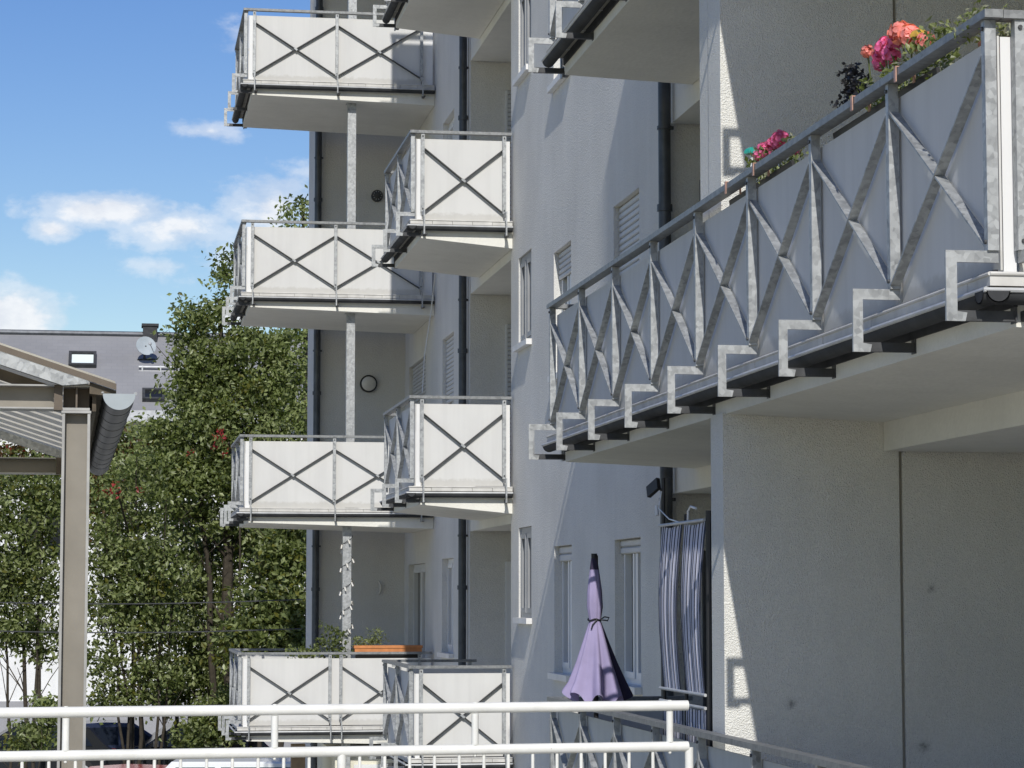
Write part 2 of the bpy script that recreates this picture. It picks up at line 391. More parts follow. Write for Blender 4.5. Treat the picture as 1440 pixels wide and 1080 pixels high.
# the projecting fin wall between two flats, one length per storey
for k in (0, 1, 2, 3, 4):
    R = RZ(k); z0 = (R - .998) if k else GZ; z1 = RZ(k + 1) - 1.125
    b = MB(); up = lambda u, w, a: (u, w, a)
    b.prism([(3.14, 12.68), (4.095, 12.68), (4.095, 12.95), (3.14, 12.95)], up, z0, z1); b.prism([(4.115, 12.69), (5.61, 12.69), (5.61, 12.95), (4.115, 12.95)], up, z0, z1)
    b.box(4.06, 4.15, 12.705, 12.94, z0, z1 - .01, 1)
    if k >= 2: b.prism([(3.143, 12.968), (4.3, 12.968), (4.3, 13.16), (3.143, 13.16)], up, z0, z1)
    else: b.box(3.4, 4.3, 12.968, 13.3, z0, z1)
    b.box(3.16, 4.2, 12.94, 12.975, z0, z1 - .01, 1)
    b.build('fin_wall', ['rough_plaster', 'joint'], bld)
# ground floor annex under the far balconies, with a small window
b = MB(); b.box(2.86, XW - .01, 32.5, 35.49, GZ, -2.0); b.build('ground_floor_wall', 'cream', bld)
an = MB(); an.box(3.1, 3.82, 32.46, 32.52, -2.75, -2.16); ao = an.build('window', 'window_white', bld)
g = MB(); g.box(3.15, 3.77, 32.44, 32.465, -2.7, -2.21); g.build('pane', 'glass', ao)
b = MB(); c0 = P(419, 1060, Y=33.2); b.box(c0.x - .09, c0.x + .09, 33.1, 33.3, GZ, -1.93); b.build('column', 'brown_concrete', bld)
# --- window units
def winmap(plane, base):
    if plane == 'X': return lambda a, n, z: (base - n, a, z)     # faces -X
    return lambda a, n, z: (a, base - n, z)                       # faces -Y
def mbox(mb, mp, a0, a1, n0, n1, z0, z1, mi=0):
    p = mp(a0, n0, z0); q = mp(a1, n1, z1); mb.box(p[0], q[0], p[1], q[1], p[2], q[2], mi)
def window(h, plane='X', base=XW, rec=.08, shut=0., mull=(), sill=True, door=False, curtain=None, frame='window_white', bars=0):
    a0, a1, z0, z1 = h; mp = winmap(plane, base); g = .003; fr = .06
    a0 += g; a1 -= g; z0 += g; z1 -= g
    m = MB()
    bx = .16 if shut else 0           # shutter box / guide head
    mbox(m, mp, a0, a0 + fr, -rec - .07, -rec, z0, z1); mbox(m, mp, a1 - fr, a1, -rec - .07, -rec, z0, z1)
    mbox(m, mp, a0 + fr, a1 - fr, -rec - .07, -rec, z1 - fr, z1); mbox(m, mp, a0 + fr, a1 - fr, -rec - .07, -rec, z0, z0 + fr)
    for u in mull:
        c = a0 + (a1 - a0) * u; mbox(m, mp, c - .045, c + .045, -rec - .068, -rec + .004, z0 + fr, z1 - fr)
    edges = [a0 + fr] + [a0 + (a1 - a0) * u for u in mull] + [a1 - fr]
    for i in range(len(edges) - 1):      # casement profile of each leaf
        e0 = edges[i] + (.045 if i else 0) + .002; e1 = edges[i + 1] - (.045 if i < len(edges) - 2 else 0) - .002
        for q0, q1, r0, r1 in ((e0, e0 + .05, z0 + fr + .002, z1 - fr - .002), (e1 - .05, e1, z0 + fr + .002, z1 - fr - .002)):
            mbox(m, mp, q0, q1, -rec - .06, -rec + .015, r0, r1)
        mbox(m, mp, e0 + .05, e1 - .05, -rec - .06, -rec + .014, z0 + fr + .002, z0 + fr + .052); mbox(m, mp, e0 + .05, e1 - .05, -rec - .06, -rec + .014, z1 - fr - .052, z1 - fr - .002)
    o = m.build('balcony_door' if door else 'window', frame, bld)
    p = MB(); mbox(p, mp, a0 + .02, a1 - .02, -rec - .05, -rec - .04, z0 + .02, z1 - .02); p.build('pane', 'glass', o)
    if curtain:
        q = MB(); mbox(q, mp, a0 + .11, a0 + .11 + (a1 - a0) * curtain, -rec - .038, -rec - .03, z0 + .12, z1 - .12); q.build('curtain', 'curtain_beige', o)
    if shut:
        s = MB(); zb = z1 - (z1 - z0) * shut; nsl = max(2, int((z1 - zb) / .052)); dz = (z1 - zb) / nsl
        for i in range(nsl):
            t0 = z1 - dz * (i + 1); pf = [(-rec + .022, t0 + .004), (-rec + .034, t0 + .012), (-rec + .034, t0 + dz - .014), (-rec + .022, t0 + dz - .003)]
            v = [mp(a0 + .012, n, z) for n, z in pf] + [mp(a1 - .012, n, z) for n, z in pf]
            s.add(v, [(0, 1, 5, 4), (1, 2, 6, 5), (2, 3, 7, 6)])
        mbox(s, mp, a0 + .013, a1 - .013, -rec + .018, -rec + .021, zb, z1, 1)
        s.build('roller_shutter', ['shutter', 'joint'], o)
    for i in range(bars):
        pass
    if sill:
        s = MB(); v0, v1 = a0 - .035, a1 + .035
        mbox(s, mp, v0 + .04, v1 - .04, -rec, 0, z0 - .004, z0 + .012); mbox(s, mp, v0, v1, .002, .06, z0 - .045, z0 + .012); s.build('sill', 'sill', o)
    return o
for k in LV[:4]:
    window(lift(wa, k), mull=(.5,), rec=.026, frame='frame_grey')
    window(lift(wb, k), shut=(.12, .22, .3, .2)[k - 1], mull=(.5,))
    window(lift(wc, k), shut=(.1, .96, .5, .3)[k - 1], mull=(.5,))
    window(lift(wd, k), shut=(0, .7, 0, .3)[k - 1], mull=(.5,))
    window(lift(dr, k), shut=(0, .62, .3, .2)[k - 1], mull=(.5,), sill=False, door=True, curtain=.35 if k == 1 else None)
    R = RZ(k)
    window((4.52, 5.3, R - .95, R + 1.12), 'Y', 28.858, rec=-.05, shut=(0, .9, .9, .9)[k - 1] or 0, sill=False, door=True)
    window((4.32, 5.2, R - .95, R + 1.05), 'Y', 18.128, rec=-.05, sill=False, door=True, frame='dark_steel')
# --- rain pipes
def pipe(px, X, Y, z0, z1, r=.047):
    b = MB(); b.tube([(X, Y, z0), (X, Y, z1)], r, 14)
    k = -1
    for k in (1, 2, 3, 4, 5):
        z = RZ(k) - 2.0
        b.tube([(X, Y, z), (X, Y, z + .05)], r + .012, 14); b.tube([(X, Y, z + .62), (X, Y, z + .645)], r + .009, 14)
        b.box(X - .012, X + .07, Y - .012, Y + .012, z + .62, z + .645)
    smooth_by_angle(b.build('downpipe', 'pipe', bld))
pipe(650, 4.035, Yat(650) * 4.035 / 4.1, GZ, ZT)
pipe(937, 4.035, Yat(937.5) * 4.035 / 4.1, GZ, ZT)
pe = P(444.5, 700, Y=35.42); pipe(444, pe.x, 35.42, GZ, ZT, .05)
# --- balconies
def halfpipe(mb, to3, a0, a1, r, n=10, t=.004, capped=True):
    """gutter trough: half ring profile (u, w), extruded along a"""
    out = [(-r * math.cos(math.pi * i / n), -r * math.sin(math.pi * i / n)) for i in range(n + 1)]
    inn = [(-(r - t) * math.cos(math.pi * i / n), -(r - t) * math.sin(math.pi * i / n)) for i in range(n, -1, -1)]
    mb.prism(out + inn, to3, a0, a1)
    mb.tube([to3(-r, .002, a0), to3(-r, .004, a1)], .0095, 8, 1)
    if capped:
        for a in (a0, a1 - .004): mb.prism(out, to3, a, a + .004, 0)
def post_shape(mb, R, to3, web=True):
    """railing post with its stepped bracket. to3(u, a, z): u outwards from the railing line, a along it"""
    def bx(u0, u1, a0, a1, z0, z1, mi=0):
        p, q = to3(u0, a0, z0), to3(u1, a1, z1); mb.box(p[0], q[0], p[1], q[1], p[2], q[2], mi)
    bx(-.02, .022, -.019, .019, R - .862, R - .031)
    prof = [(-.021, -.905), (-.021, -.8625), (.175, -.8625), (.175, -1.115), (.105, -1.115), (.098, -1.085), (.134, -1.08), (.134, -.905)]
    mb.prism(prof, lambda u, w, a: to3(u, a, R + w), -.007, .007)
    bx(-.086, .132, .009, .04, R - 1.112, R - 1.106, 1); bx(-.086, .132, .0085, .014, R - 1.1055, R - 1.075, 1); bx(-.09, -.083, .0, .05, R - 1.118, R - 1.06, 1)
    for z in (R - .06, R - .83):
        p = to3(.022, 0, z); q = to3(.03, 0, z); mb.tube([p, q], .008, 8, 1)
def balcony(k, Xf, Y0, Y1, nf, side_posts, fb=1.19, label=None, simple=False):
    R = RZ(k); Xe = XW - .004
    s = MB(); s.prism([(Xf + .088, R - .999), (Xe, R - .999), (Xe, R - fb), (Xf + .088, R - 1.13)], lambda u, z, a: (u, a, z), Y0 + .045, Y1 - .045)
    bal = s.build('balcony', 'soffit', bld)
    if label: bal['label'] = label
    # tile edge of the floor with a sheet-metal drip below
    t = MB()
    def tiles(a0, a1, fn):
        n = max(1, round((a1 - a0) / .236)); L = (a1 - a0) / n
        for i in range(n): fn(a0 + L * i + .002, a0 + L * (i + 1) - .002, rnd.uniform(-.0015, .0015))
    tiles(Y0 - .03, Y1 + .03, lambda a, c, j: t.box(Xf - .03 + j, Xf + .2, a, c, R - .993, R - .948))
    tiles(Xf + .202, Xe - .01, lambda a, c, j: t.box(a, c, Y0 - .03 + j, Y0 + .2, R - .993, R - .948))
    t.tube([(Xf - .03, Y0 - .03, R - .95), (Xf - .03, Y1 + .03, R - .95)], .0075, 8); t.tube([(Xf - .03, Y0 - .03, R - .95), (Xe - .012, Y0 - .03, R - .95)], .0075, 8)
    t.box(Xf - .012, Xe - .011, Y0 - .012, Y1 + .012, R - .998, R - .95, 1)
    t.box(Xf + .078, Xf + .094, Y0 + .03, Y1 - .03, R - 1.06, R - .999, 2)
    if Xf > 3.05:
        for i in range(int((Y1 - Y0) / .03)): t.box(Xf - .006, Xf + .012, Y0 + i * .03, Y0 + i * .03 + .018, R - .949, R - .932, 3)
    t.build('tile_edge', ['tile', 'joint', 'zinc', 'black'], bal)
    g = MB()
    halfpipe(g, lambda u, w_, a: (Xf - .012 + u, a, R - 1.012 + w_), Y0 - .065, Y1 + .065, .045)
    halfpipe(g, lambda u, w_, a: (a, Y0 - .012 + u, R - 1.014 + w_), Xf - .065, Xe - .01, .045)
    n = int((Y1 - Y0) / .6)
    for i in range(n):
        y = Y0 + (i + .5) * (Y1 - Y0) / n; g.bar((Xf - .06, y, R - 1.006), (Xf + .1, y, R - 1.0), .012, .003, (0, 1, 0), 1)
    go = g.build('gutter', ['zinc', 'zinc_light'], bal); smooth_by_angle(go)
    hr = MB(); hr.box(Xf - .034, Xf + .034, Y0 - .034, Y1 + .034, R - .03, R); hr.box(Xf + .036, Xe - .02, Y0 - .034, Y0 + .034, R - .031, R - .001); hr.box(Xf + .036, Xe - .02, Y1 - .034, Y1 + .034, R - .031, R - .001)
    hr.build('handrail', 'rail', bal)
    ys = [Y0 + .025 + (Y1 - Y0 - .05) * i / nf for i in range(nf + 1)]
    for y in ys:
        p = MB(); post_shape(p, R, lambda u, a, z, y=y: (Xf - u, y + a, z)); p.build('post', ['galv', 'dark_steel'], bal)
    for i in range(nf):
        p = MB(); p.box(Xf + .032, Xf + .04, ys[i] + .004, ys[i + 1] - .004, R - .93, R - .082); p.build('panel', 'panel', bal)
        x = MB(); a, c = ys[i] + .02, ys[i + 1] - .02
        x.bar((Xf - .002, a, R - .15), (Xf - .002, c, R - .845), .021, .004, (1, 0, 0)); x.bar((Xf + .001, a, R - .845), (Xf + .001, c, R - .15), .021, .004, (1, 0, 0)); x.build('cross_brace', 'galv', bal)
    # near side face
    xs = [Xf + d for d in side_posts]
    for x_ in xs:
        p = MB(); post_shape(p, R, lambda u, a, z, x_=x_: (x_ + a, Y0 - u, z)); p.build('post', ['galv', 'dark_steel'], bal)
    segs = []
    for i in range(len(xs) - 1):
        a, c = xs[i] + .02, xs[i + 1] - .02
        p = MB(); p.box(a - .016, c + .016, Y0 + .032, Y0 + .04, R - .935, R - .082); p.build('panel', 'panel', bal)
        if c - a > .3:
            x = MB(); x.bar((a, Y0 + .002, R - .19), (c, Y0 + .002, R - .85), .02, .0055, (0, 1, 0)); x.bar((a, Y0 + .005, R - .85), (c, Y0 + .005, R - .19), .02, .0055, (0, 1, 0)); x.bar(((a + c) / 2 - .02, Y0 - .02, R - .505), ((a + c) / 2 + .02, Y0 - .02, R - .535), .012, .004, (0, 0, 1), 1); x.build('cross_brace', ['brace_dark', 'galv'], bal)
    p = MB(); p.box(Xf + .044, xs[0] - .008, Y0 + .03, Y0 + .038, R - .95, R - .085); p.build('panel', 'panel_white', bal)
    p = MB(); p.box(xs[-1] + .008, Xe - .03, Y0 + .03, Y0 + .038, R - .95, R - .085); p.build('panel', 'panel_white', bal)
    # far side face
    p = MB(); p.box(Xf + .06, Xe - .04, Y1 - .04, Y1 - .032, R - .93, R - .082); p.build('panel', 'panel', bal)
    for x_ in (xs[0], xs[-1]):
        p = MB(); post_shape(p, R, lambda u, a, z, x_=x_: (x_ + a, Y1 + u, z)); p.build('post', ['galv', 'dark_steel'], bal)
    return bal
NX, NY0, NY1 = 3.07, 8.38, 17.44
MX, MY0, MY1 = 3.035, 25.62, P(543, 578, X=3.035).y
FX, FY0, FY1 = 1.605, 32.14, P(331, 340, X=1.605).y
for k in (1, 2, 3): balcony(k, NX, NY0, NY1, 8, (.1, .95), 1.17)
for k in (1, 2, 3, 4, 5): balcony(k, MX, MY0, MY1, 2, (.1, .965), 1.22)
for k in (1, 2, 3, 4, 5): balcony(k, FX, FY0, FY1, 2, (.11, 1.19, 2.31) if k != 1 else (.11, 1.15, 1.29, 2.31), 1.2)
# galvanised columns carrying the far balconies
for k in (0, 1, 2, 3, 4):
    R = RZ(k); z0 = R - .95 if k else GZ; z1 = RZ(k + 1) - 1.16
    pc = P(494 if k > 1 else 490.5, 250, Y=32.42)
    b = MB(); b.box(pc.x - .055, pc.x + .055, 32.36, 32.47, z0, z1 - .01); b.box(pc.x - .075, pc.x + .075, 32.34, 32.49, z1 - .01, z1); b.build('column', 'galv', bld)
# ================================================================== things on the walls and balconies
def wall_disc(px, py, r, rim, face, name, label, cat):
    c = P(px, py, Y=35.5); o = thing(name, (c.x, 35.5, c.z), label, cat)
    b = MB(); b.tube([(c.x, 35.497, c.z), (c.x, 35.44, c.z)], r, 28); smooth_by_angle(b.build('base', rim, o))
    b = MB(); rr = [c for c in (0,)]
    b.tube([(c.x, 35.4385, c.z), (c.x, 35.425, c.z), (c.x, 35.415, c.z)], [r * .82, r * .7, r * .3], 28); smooth_by_angle(b.build('cover', face, o), 60)
    return o
wall_disc(518, 540, .125, 'black', 'lamp_glass', 'wall_lamp', 'round white wall lamp with black rim on the third-floor-down loggia wall'.replace('third-floor-down', 'shaded'), 'lamp')
wt = wall_disc(530, 276, .085, 'dark_steel', 'dark_steel', 'wall_clock', 'small dark round dial hung high on the shaded loggia wall', 'clock')
b = MB()
for i in range(10):
    a = i * .6283; c = ORIG[wt.name]; b.tube([c + Vector((.05 * math.cos(a), -.088, .05 * math.sin(a))), c + Vector((.066 * math.cos(a), -.088, .066 * math.sin(a)))], .006, 6)
b.build('tick_ring', 'zinc_light', wt)
c = P(534, 827, Y=35.49); b = MB(); b.tube([c + Vector((.06 * math.cos(t) - .05, -.03, .11 * math.sin(t))) for t in [-1.2 + .24 * i for i in range(11)]], [.006 + .012 * math.sin(math.pi * i / 10) for i in range(11)], 8)
tag(smooth_by_angle(b.build('wall_ornament', 'lamp_glass'), 60), 'thin pale crescent ornament on the lowest loggia wall', 'ornament')
# plant helper -------------------------------------------------------
def clump(mb, c, r, n, size, mis, sc=(1, 1, 1)):
    c = np.array(c); R = np.random.RandomState(rnd.randrange(1 << 30)); d = R.normal(size=(n, 3)); d /= np.linalg.norm(d, axis=1)[:, None]
    p = c + d * (R.uniform(.15, 1, n) ** .6)[:, None] * r * np.array(sc)
    mb.leaves(p, size, [rnd.choice(mis) for _ in range(n)])
def blossom(mb, c, r, mi):
    """a round head of ruffled petals"""
    c = Vector(c)
    for i in range(85):
        d = Vector((rnd.gauss(0, 1), rnd.gauss(0, 1), rnd.gauss(.25, 1))).normalized()
        a = d.orthogonal().normalized(); a.rotate(Matrix.Rotation(rnd.uniform(0, 6.28), 3, d)); e = d.cross(a); s = r * rnd.uniform(.24, .38); p = c + d * r * rnd.uniform(.5, .95)
        pts = [p + (a * math.cos(t) + e * math.sin(t)) * s * rnd.uniform(.8, 1.15) + d * s * rnd.uniform(-.1, .35) for t in [k * 1.0472 for k in range(6)]]
        mb.add([p] + pts, [(0, 1 + k, 1 + (k + 1) % 6) for k in range(6)], mi)
def flower_box(Y0, Y1, label, heads, leaves_n, extra=None):
    zr = RZ(2); x = NX + .14
    o = thing('flower_box', (x, (Y0 + Y1) / 2, zr - .2), label, 'flower box', 'flower boxes along the balcony rail')
    b = MB(); b.prism([(-.06, -.2), (.06, -.2), (.08, -.035), (.065, -.035), (.05, -.18), (-.05, -.18), (-.065, -.035), (-.08, -.035)], lambda u, w, a: (x + u, a, zr + w), Y0, Y1)
    b.box(x - .064, x + .064, Y0 + .003, Y1 - .003, zr - .08, zr - .06, 1); b.box(x - .052, x + .052, Y0 + .001, Y0 + .005, zr - .18, zr - .04); b.box(x - .052, x + .052, Y1 - .005, Y1 - .001, zr - .18, zr - .04); b.build('box', ['black', 'rubber'], o)
    f = MB()
    for i in range(leaves_n):
        y = rnd.uniform(Y0 + .02, Y1 - .02); f.leaves([], .03, [])
        clump(f, (x + rnd.uniform(-.07, .04), y, zr + rnd.uniform(-.05, .13)), .06, 22, .034, (0, 0, 1, 1, 2))
    for (px, py, r, kind) in heads:
        st = MB(); h = P(px, py, X=x - .02 + rnd.uniform(-.03, .03)); st.tube([(x, h.y + rnd.uniform(-.03, .03), zr - .06), (x, h.y, (zr + h.z) / 2), h], .004, 6); st.build('stem', 'leaf_mid', o)
    f.build('foliage', ['leaf_mid', 'leaf_light', 'leaf_pale'], o)
    rnd.seed(Y0)
    for (px, py, r, kind) in heads:
        h = P(px, py, X=x - .02); q = MB(); blossom(q, h, r, 0); q.build('blossom', ('petal_pink', 'petal_coral')[kind], o)
    return o
def Yr(px, py=150): return P(px, py, X=NX + .14).y
flower_box(Yr(1345), Yr(1195), 'flower box with coral and magenta geraniums in full bloom on the balcony rail',
           [(1266, 46, .052, 1), (1280, 50, .05, 1), (1258, 60, .04, 0), (1244, 66, .045, 0), (1238, 78, .04, 0), (1254, 76, .045, 0), (1237, 88, .036, 0), (1220, 72, .03, 1), (1289, 62, .042, 1), (1302, 58, .04, 1), (1248, 62, .03, 0)], 34)
flower_box(Yr(1135), Yr(1045), 'smaller flower box with magenta pink geraniums further along the rail',
           [(1097, 196, .045, 0), (1086, 203, .04, 0), (1074, 212, .042, 0), (1092, 200, .035, 0), (1117, 209, .035, 0), (1066, 219, .03, 0)], 20)
# dry dark plant beside the first box
b = MB(); c = P(1196, 102, X=NX + .2)
for i in range(13): clump(b, c + Vector((rnd.uniform(-.03, .03), rnd.uniform(-.12, .06), rnd.uniform(-.14, .02))), .05, 30, .03, (0,), (1, 1.1, .9))
b.tube([c - Vector((0, 0, .2)), c], .004, 6)
b.build('leaf', 'black'); o = bpy.data.objects['leaf']; o.name = 'dry_plant'; tag(o, 'blackish withered plant at the far end of the first flower box', 'plant')
# corner foliage in a pot at the near corner of the rail
o = thing('corner_plant', (NX + .15, 8.6, RZ(2) - .2), 'small leafed trailing plant with pale blooms at the railing corner', 'plant')
f = MB()
for i in range(26): clump(f, (NX + rnd.uniform(-.02, .34), 8.52 + rnd.uniform(-.05, .24), RZ(2) + rnd.uniform(-.04, .05)), .05, 14, .026, (0, 1, 2, 2))
for i in range(6): clump(f, (NX + .07 + rnd.uniform(-.02, .1), 8.47, RZ(2) - .06 - rnd.uniform(0, .06)), .03, 8, .024, (1, 2))
f.build('foliage', ['leaf_mid', 'leaf_light', 'leaf_pale'], o)
b = MB(); b.tube([(NX + .16, 8.64, RZ(2) - .2), (NX + .16, 8.64, RZ(2) - .05)], .09, 20, 0, True, .11); smooth_by_angle(b.build('pot', 'terracotta', o))
# glass garden ornaments stuck in the boxes
def ornament(px, py, mat, label):
    c = P(px, py, X=NX + .12); o = thing('glass_ornament', (c.x, c.y, RZ(2) - .1), label, 'ornament')
    b = MB(); b.tube([(c.x, c.y, RZ(2) - .1), (c.x, c.y, c.z)], .008, 10); smooth_by_angle(b.build('stem', 'clear', o))
    b = MB(); rings = []
    for j, (rr, zz) in enumerate(((.008, -.008), (.034, -.01), (.037, 0), (.028, .016), (.011, .025), (.002, .027))):
        rings.append([(c.x + rr * (1 + .12 * math.cos(6 * t)) * math.cos(t), c.y + rr * (1 + .12 * math.cos(6 * t)) * math.sin(t), c.z + zz) for t in [k * .2618 for k in range(24)]])
    b.loft(rings); smooth_by_angle(b.build('cap', mat, o), 50)
ornament(1293, 50, 'amber', 'amber glass mushroom ornament among the coral geraniums')
ornament(1057, 214, 'teal', 'teal glass flower ornament beside the small flower box')
for px, t_ in ((1263, 'copper coloured clip on the rail below the big flower box'), (1201, 'copper coloured clip on the rail at the dry plant'), (1061, 'copper coloured clip on the rail by the teal ornament'), (1022, 'copper coloured clip furthest along the rail')):
    y = P(px, 200, X=NX - .03).y; b = MB(); b.box(NX - .041, NX - .036, y - .012, y + .012, RZ(2) - .055, RZ(2) + .004); b.box(NX - .041, NX + .041, y - .012, y + .012, RZ(2) + .0035, RZ(2) + .008); b.box(NX + .036, NX + .041, y - .012, y + .012, RZ(2) - .055, RZ(2) + .004)
    tag(b.build('rail_clip', 'copper'), t_, 'clip', 'clips on the balcony rail')
# parasol on the lower near balcony
def parasol():
    Y = 16.35; top = P(835.5, 781, Y=Y); bot = P(836, 982, Y=Y); cx = top.x
    pole_x = P(838, 900, Y=Y).x
    o = thing('parasol', (pole_x, Y, RZ(1) - .95), 'closed faded lilac parasol tied with a dark cord on the lower balcony', 'parasol')
    H = top.z - bot.z; n = 96; rings = []
    prof = ((0, .012), (.02, .02), (.1, .03), (.25, .048), (.36, .052), (.43, .042), (.455, .036), (.5, .05), (.6, .08), (.75, .122), (.88, .16), (.97, .186), (1.0, .192))
    for t, r in prof:
        ring = []
        for k in range(n):
            a = 2 * math.pi * k / n; amp = .05 + .30 * min(1, max(0, (t - .45) / .5)) if t > .1 else .05
            fold = 1 + amp * (.6 * math.cos(8 * a + .7) + .3 * math.cos(13 * a + 2 * t))
            low = .06 * max(0, (t - .9) / .1) * math.cos(8 * a + .7) - (.03 * math.cos(a + .4) if t > .9 else 0)
            ring.append((cx + (pole_x - cx) * t + r * fold * math.cos(a) * 1.0, Y + r * fold * math.sin(a) * .85, top.z - H * t + low * .6))
        rings.append(ring)
    b = MB(); b.loft(rings, 0, False)
    nring = len(prof) - 1
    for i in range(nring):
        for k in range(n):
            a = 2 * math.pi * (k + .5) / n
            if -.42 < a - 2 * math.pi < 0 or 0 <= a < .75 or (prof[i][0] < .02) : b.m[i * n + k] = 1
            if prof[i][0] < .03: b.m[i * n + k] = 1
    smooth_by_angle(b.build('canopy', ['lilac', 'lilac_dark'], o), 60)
    b = MB(); b.tube([(pole_x, Y, RZ(1) - .95), (pole_x, Y, top.z + .0)], .016, 12); b.tube([(cx, Y, top.z - .02), (cx, Y, top.z + .012)], .02, 12); smooth_by_angle(b.build('pole', 'black', o))
    b = MB(); zt = top.z - H * .452
    b.tube([(cx + .042 * math.cos(t), Y + .038 * math.sin(t), zt + .006 * math.sin(3 * t)) for t in [k * .33 for k in range(20)]], .006, 6)
    b.tube([(cx + .03, Y - .04, zt), (cx + .06, Y - .05, zt + .02), (cx + .09, Y - .05, zt + .015), (cx + .08, Y - .05, zt - .005), (cx + .04, Y - .045, zt)], .005, 6)
    b.tube([(cx + .01, Y - .04, zt), (cx - .02, Y - .05, zt - .03), (cx - .03, Y - .05, zt - .06)], .005, 6)
    b.build('tie_cord', 'black', o)
    b = MB(); b.tube([(pole_x, Y, RZ(1) - .945), (pole_x, Y, RZ(1) - .88), (pole_x, Y, RZ(1) - .86)], [.22, .2, .05], 24); smooth_by_angle(b.build('base', 'concrete', o))
parasol()
# striped privacy screen
def screen():
    X = NX + .085; ya, yb = 14.25, 13.12; zt = P(940, 738, X=X).z; zb = P(960, 972, X=X).z; zl = RZ(1) - .35
    o = thing('privacy_screen', (X, (ya + yb) / 2, RZ(1) - .9), 'striped grey fabric screen stretched between poles beside the rough wall', 'privacy screen')
    ymid = ya + (yb - ya) * .5
    for (y0, y1) in ((ya, ymid + .012), (ymid - .012, yb)):
        for z0, z1, sag in ((zb, zt, .035), (zl, zb - .07, .0)):
            b = MB(); n = 64; m = 24
            for j in range(m + 1):
                for i in range(n + 1):
                    u = i / n; t = j / m; y = y0 + (y1 - y0) * (.5 + (u - .5) * (1 - (.16 * math.sin(math.pi * .5 * (1 - t)) if sag else 0.06)))
                    b.v.append((X + .005 * math.sin(u * 50.3 + t) + .003 * math.sin(u * 17) - sag * math.sin(math.pi * t) * .8, y, z0 + (z1 - z0) * t - .02 * math.sin(math.pi * u) * (t > .97)))
            for j in range(m):
                for i in range(n):
                    a = j * (n + 1) + i; b.f.append((a, a + 1, a + n + 2, a + n + 1)); b.m.append(1 if (i % 8) == 6 or i in (0, n - 1) else 0)
            smooth_by_angle(b.build('fabric', ['screen_light', 'screen_dark'], o), 70)
    b = MB()
    for y in (ya, ymid, yb): b.tube([(X + .015, y, RZ(1) - .94), (X + .015, y, zt + (.05 if y != ya else .28))], .011 if y != yb else .02, 8)
    b.build('pole', 'black', o)
    for z in (zt, zb, zb - .07):
        for (y0, y1) in ((ya, ymid), (ymid, yb)):
            b = MB(); b.tube([(X - .012, y0, z), (X - .012, y1, z)], .009, 8); smooth_by_angle(b.build('rod', 'zinc_light', o))
    # solar spot clipped on the pole
    q = thing('solar_spot', (X, ya, zt + .24), 'small black solar spotlight on top of the thin screen pole', 'light')
    b = MB(); b.bar((X - .01, ya + .02, zt + .25), (X - .05, ya + .12, zt + .2), .035, .012, (0, .5, 1)); b.tube([(X + .015, ya, zt + .2), (X - .02, ya + .05, zt + .235)], .008, 8); b.build('head', 'black', q)
    b = MB(); pts = [(X, ya - .01, zt + .2), (X - .02, ya - .03, zt + .1), (X - .02, ya - .14, zt + .07), (X - .02, ya - .3, zt + .03), (X - .01, ymid, zt)]
    b.tube(pts, .004, 6); b.tube([(X - .02, ya + .03, zt + .12), (X - .02, ya + .02, zt + .06)], .012, 8); b.build('cable', 'window_white', q)
    q = MB(); q.tube([(X, ymid - .12, zt), (X, ymid - .13, zt + .06), (X, ymid - .2, zt + .085), (X, ymid - .32, zt + .07)], .007, 8); tag(smooth_by_angle(q.build('cable', 'window_white')), 'short white cable arching over the top of the striped screen', 'cable')
screen()
# planters and plants on the lowest far balcony
yy = FY0 + .17; zr = RZ(1)
pa, pb = P(498, 910, Y=yy), P(592, 910, Y=yy)
o = thing('planter', ((pa.x + pb.x) / 2, yy, zr - .12), 'long orange wooden planter resting behind the lowest rail', 'planter')
b = MB(); b.box(pa.x, pb.x, yy - .1, yy + .1, zr - .02, zr + .075); b.box(pa.x - .01, pb.x + .01, yy - .11, yy + .11, zr + .045, zr + .08); b.build('box', 'orange_wood', o)
f = MB()
for i in range(26): clump(f, (pa.x + rnd.uniform(-.05, .35), yy + rnd.uniform(-.06, .06), zr + .08 + abs(rnd.gauss(0, .06))), .06, 12, .032, (0, 1, 1))
for i in range(16): clump(f, (pa.x + rnd.uniform(.18, .48), yy + rnd.uniform(-.06, .06), zr + .12 + rnd.uniform(0, .16)), .05, 10, .03, (1, 1, 0))
f.build('foliage', ['leaf_dark', 'leaf_light'], o)
pt = MB(); x0 = P(590, 910, Y=yy).x
pt.box(pa.x + .02, pb.x - .05, yy - .06, yy + .06, zr - .12, zr - .021); pt.build('shelf', 'black', o)
def potted(px, py0, label, n, size, tall, mats, spread=.2):
    q = P(px, 930, Y=FY0 + .3); o = thing('potted_plant', (q.x, FY0 + .3, zr - .95), label, 'plant')
    b = MB(); b.tube([(q.x, FY0 + .3, zr - .95), (q.x, FY0 + .3, zr - .15)], .1, 18, 0, True, .15); smooth_by_angle(b.build('pot', 'terracotta', o))
    f = MB()
    for i in range(n):
        h = rnd.uniform(0, tall); clump(f, (q.x + rnd.gauss(0, spread), FY0 + .3 + rnd.gauss(0, .1), zr - .12 + h), .06, 12, size, (0, 1))
    for i in range(5): f.tube([(q.x, FY0 + .3, zr - .16), (q.x + rnd.gauss(0, spread * .8), FY0 + .3, zr - .1 + tall * rnd.uniform(.5, 1))], .006, 5, 0)
    f.build('foliage', mats, o)
potted(463, 880, 'tall dark leafy potted plant behind the lowest rail left of the column', 26, .05, .5, ['leaf_dark', 'leaf_mid'], .12)
potted(478, 900, 'bushy low potted plant close to the foot of the column', 22, .045, .25, ['leaf_mid', 'leaf_dark'], .08)
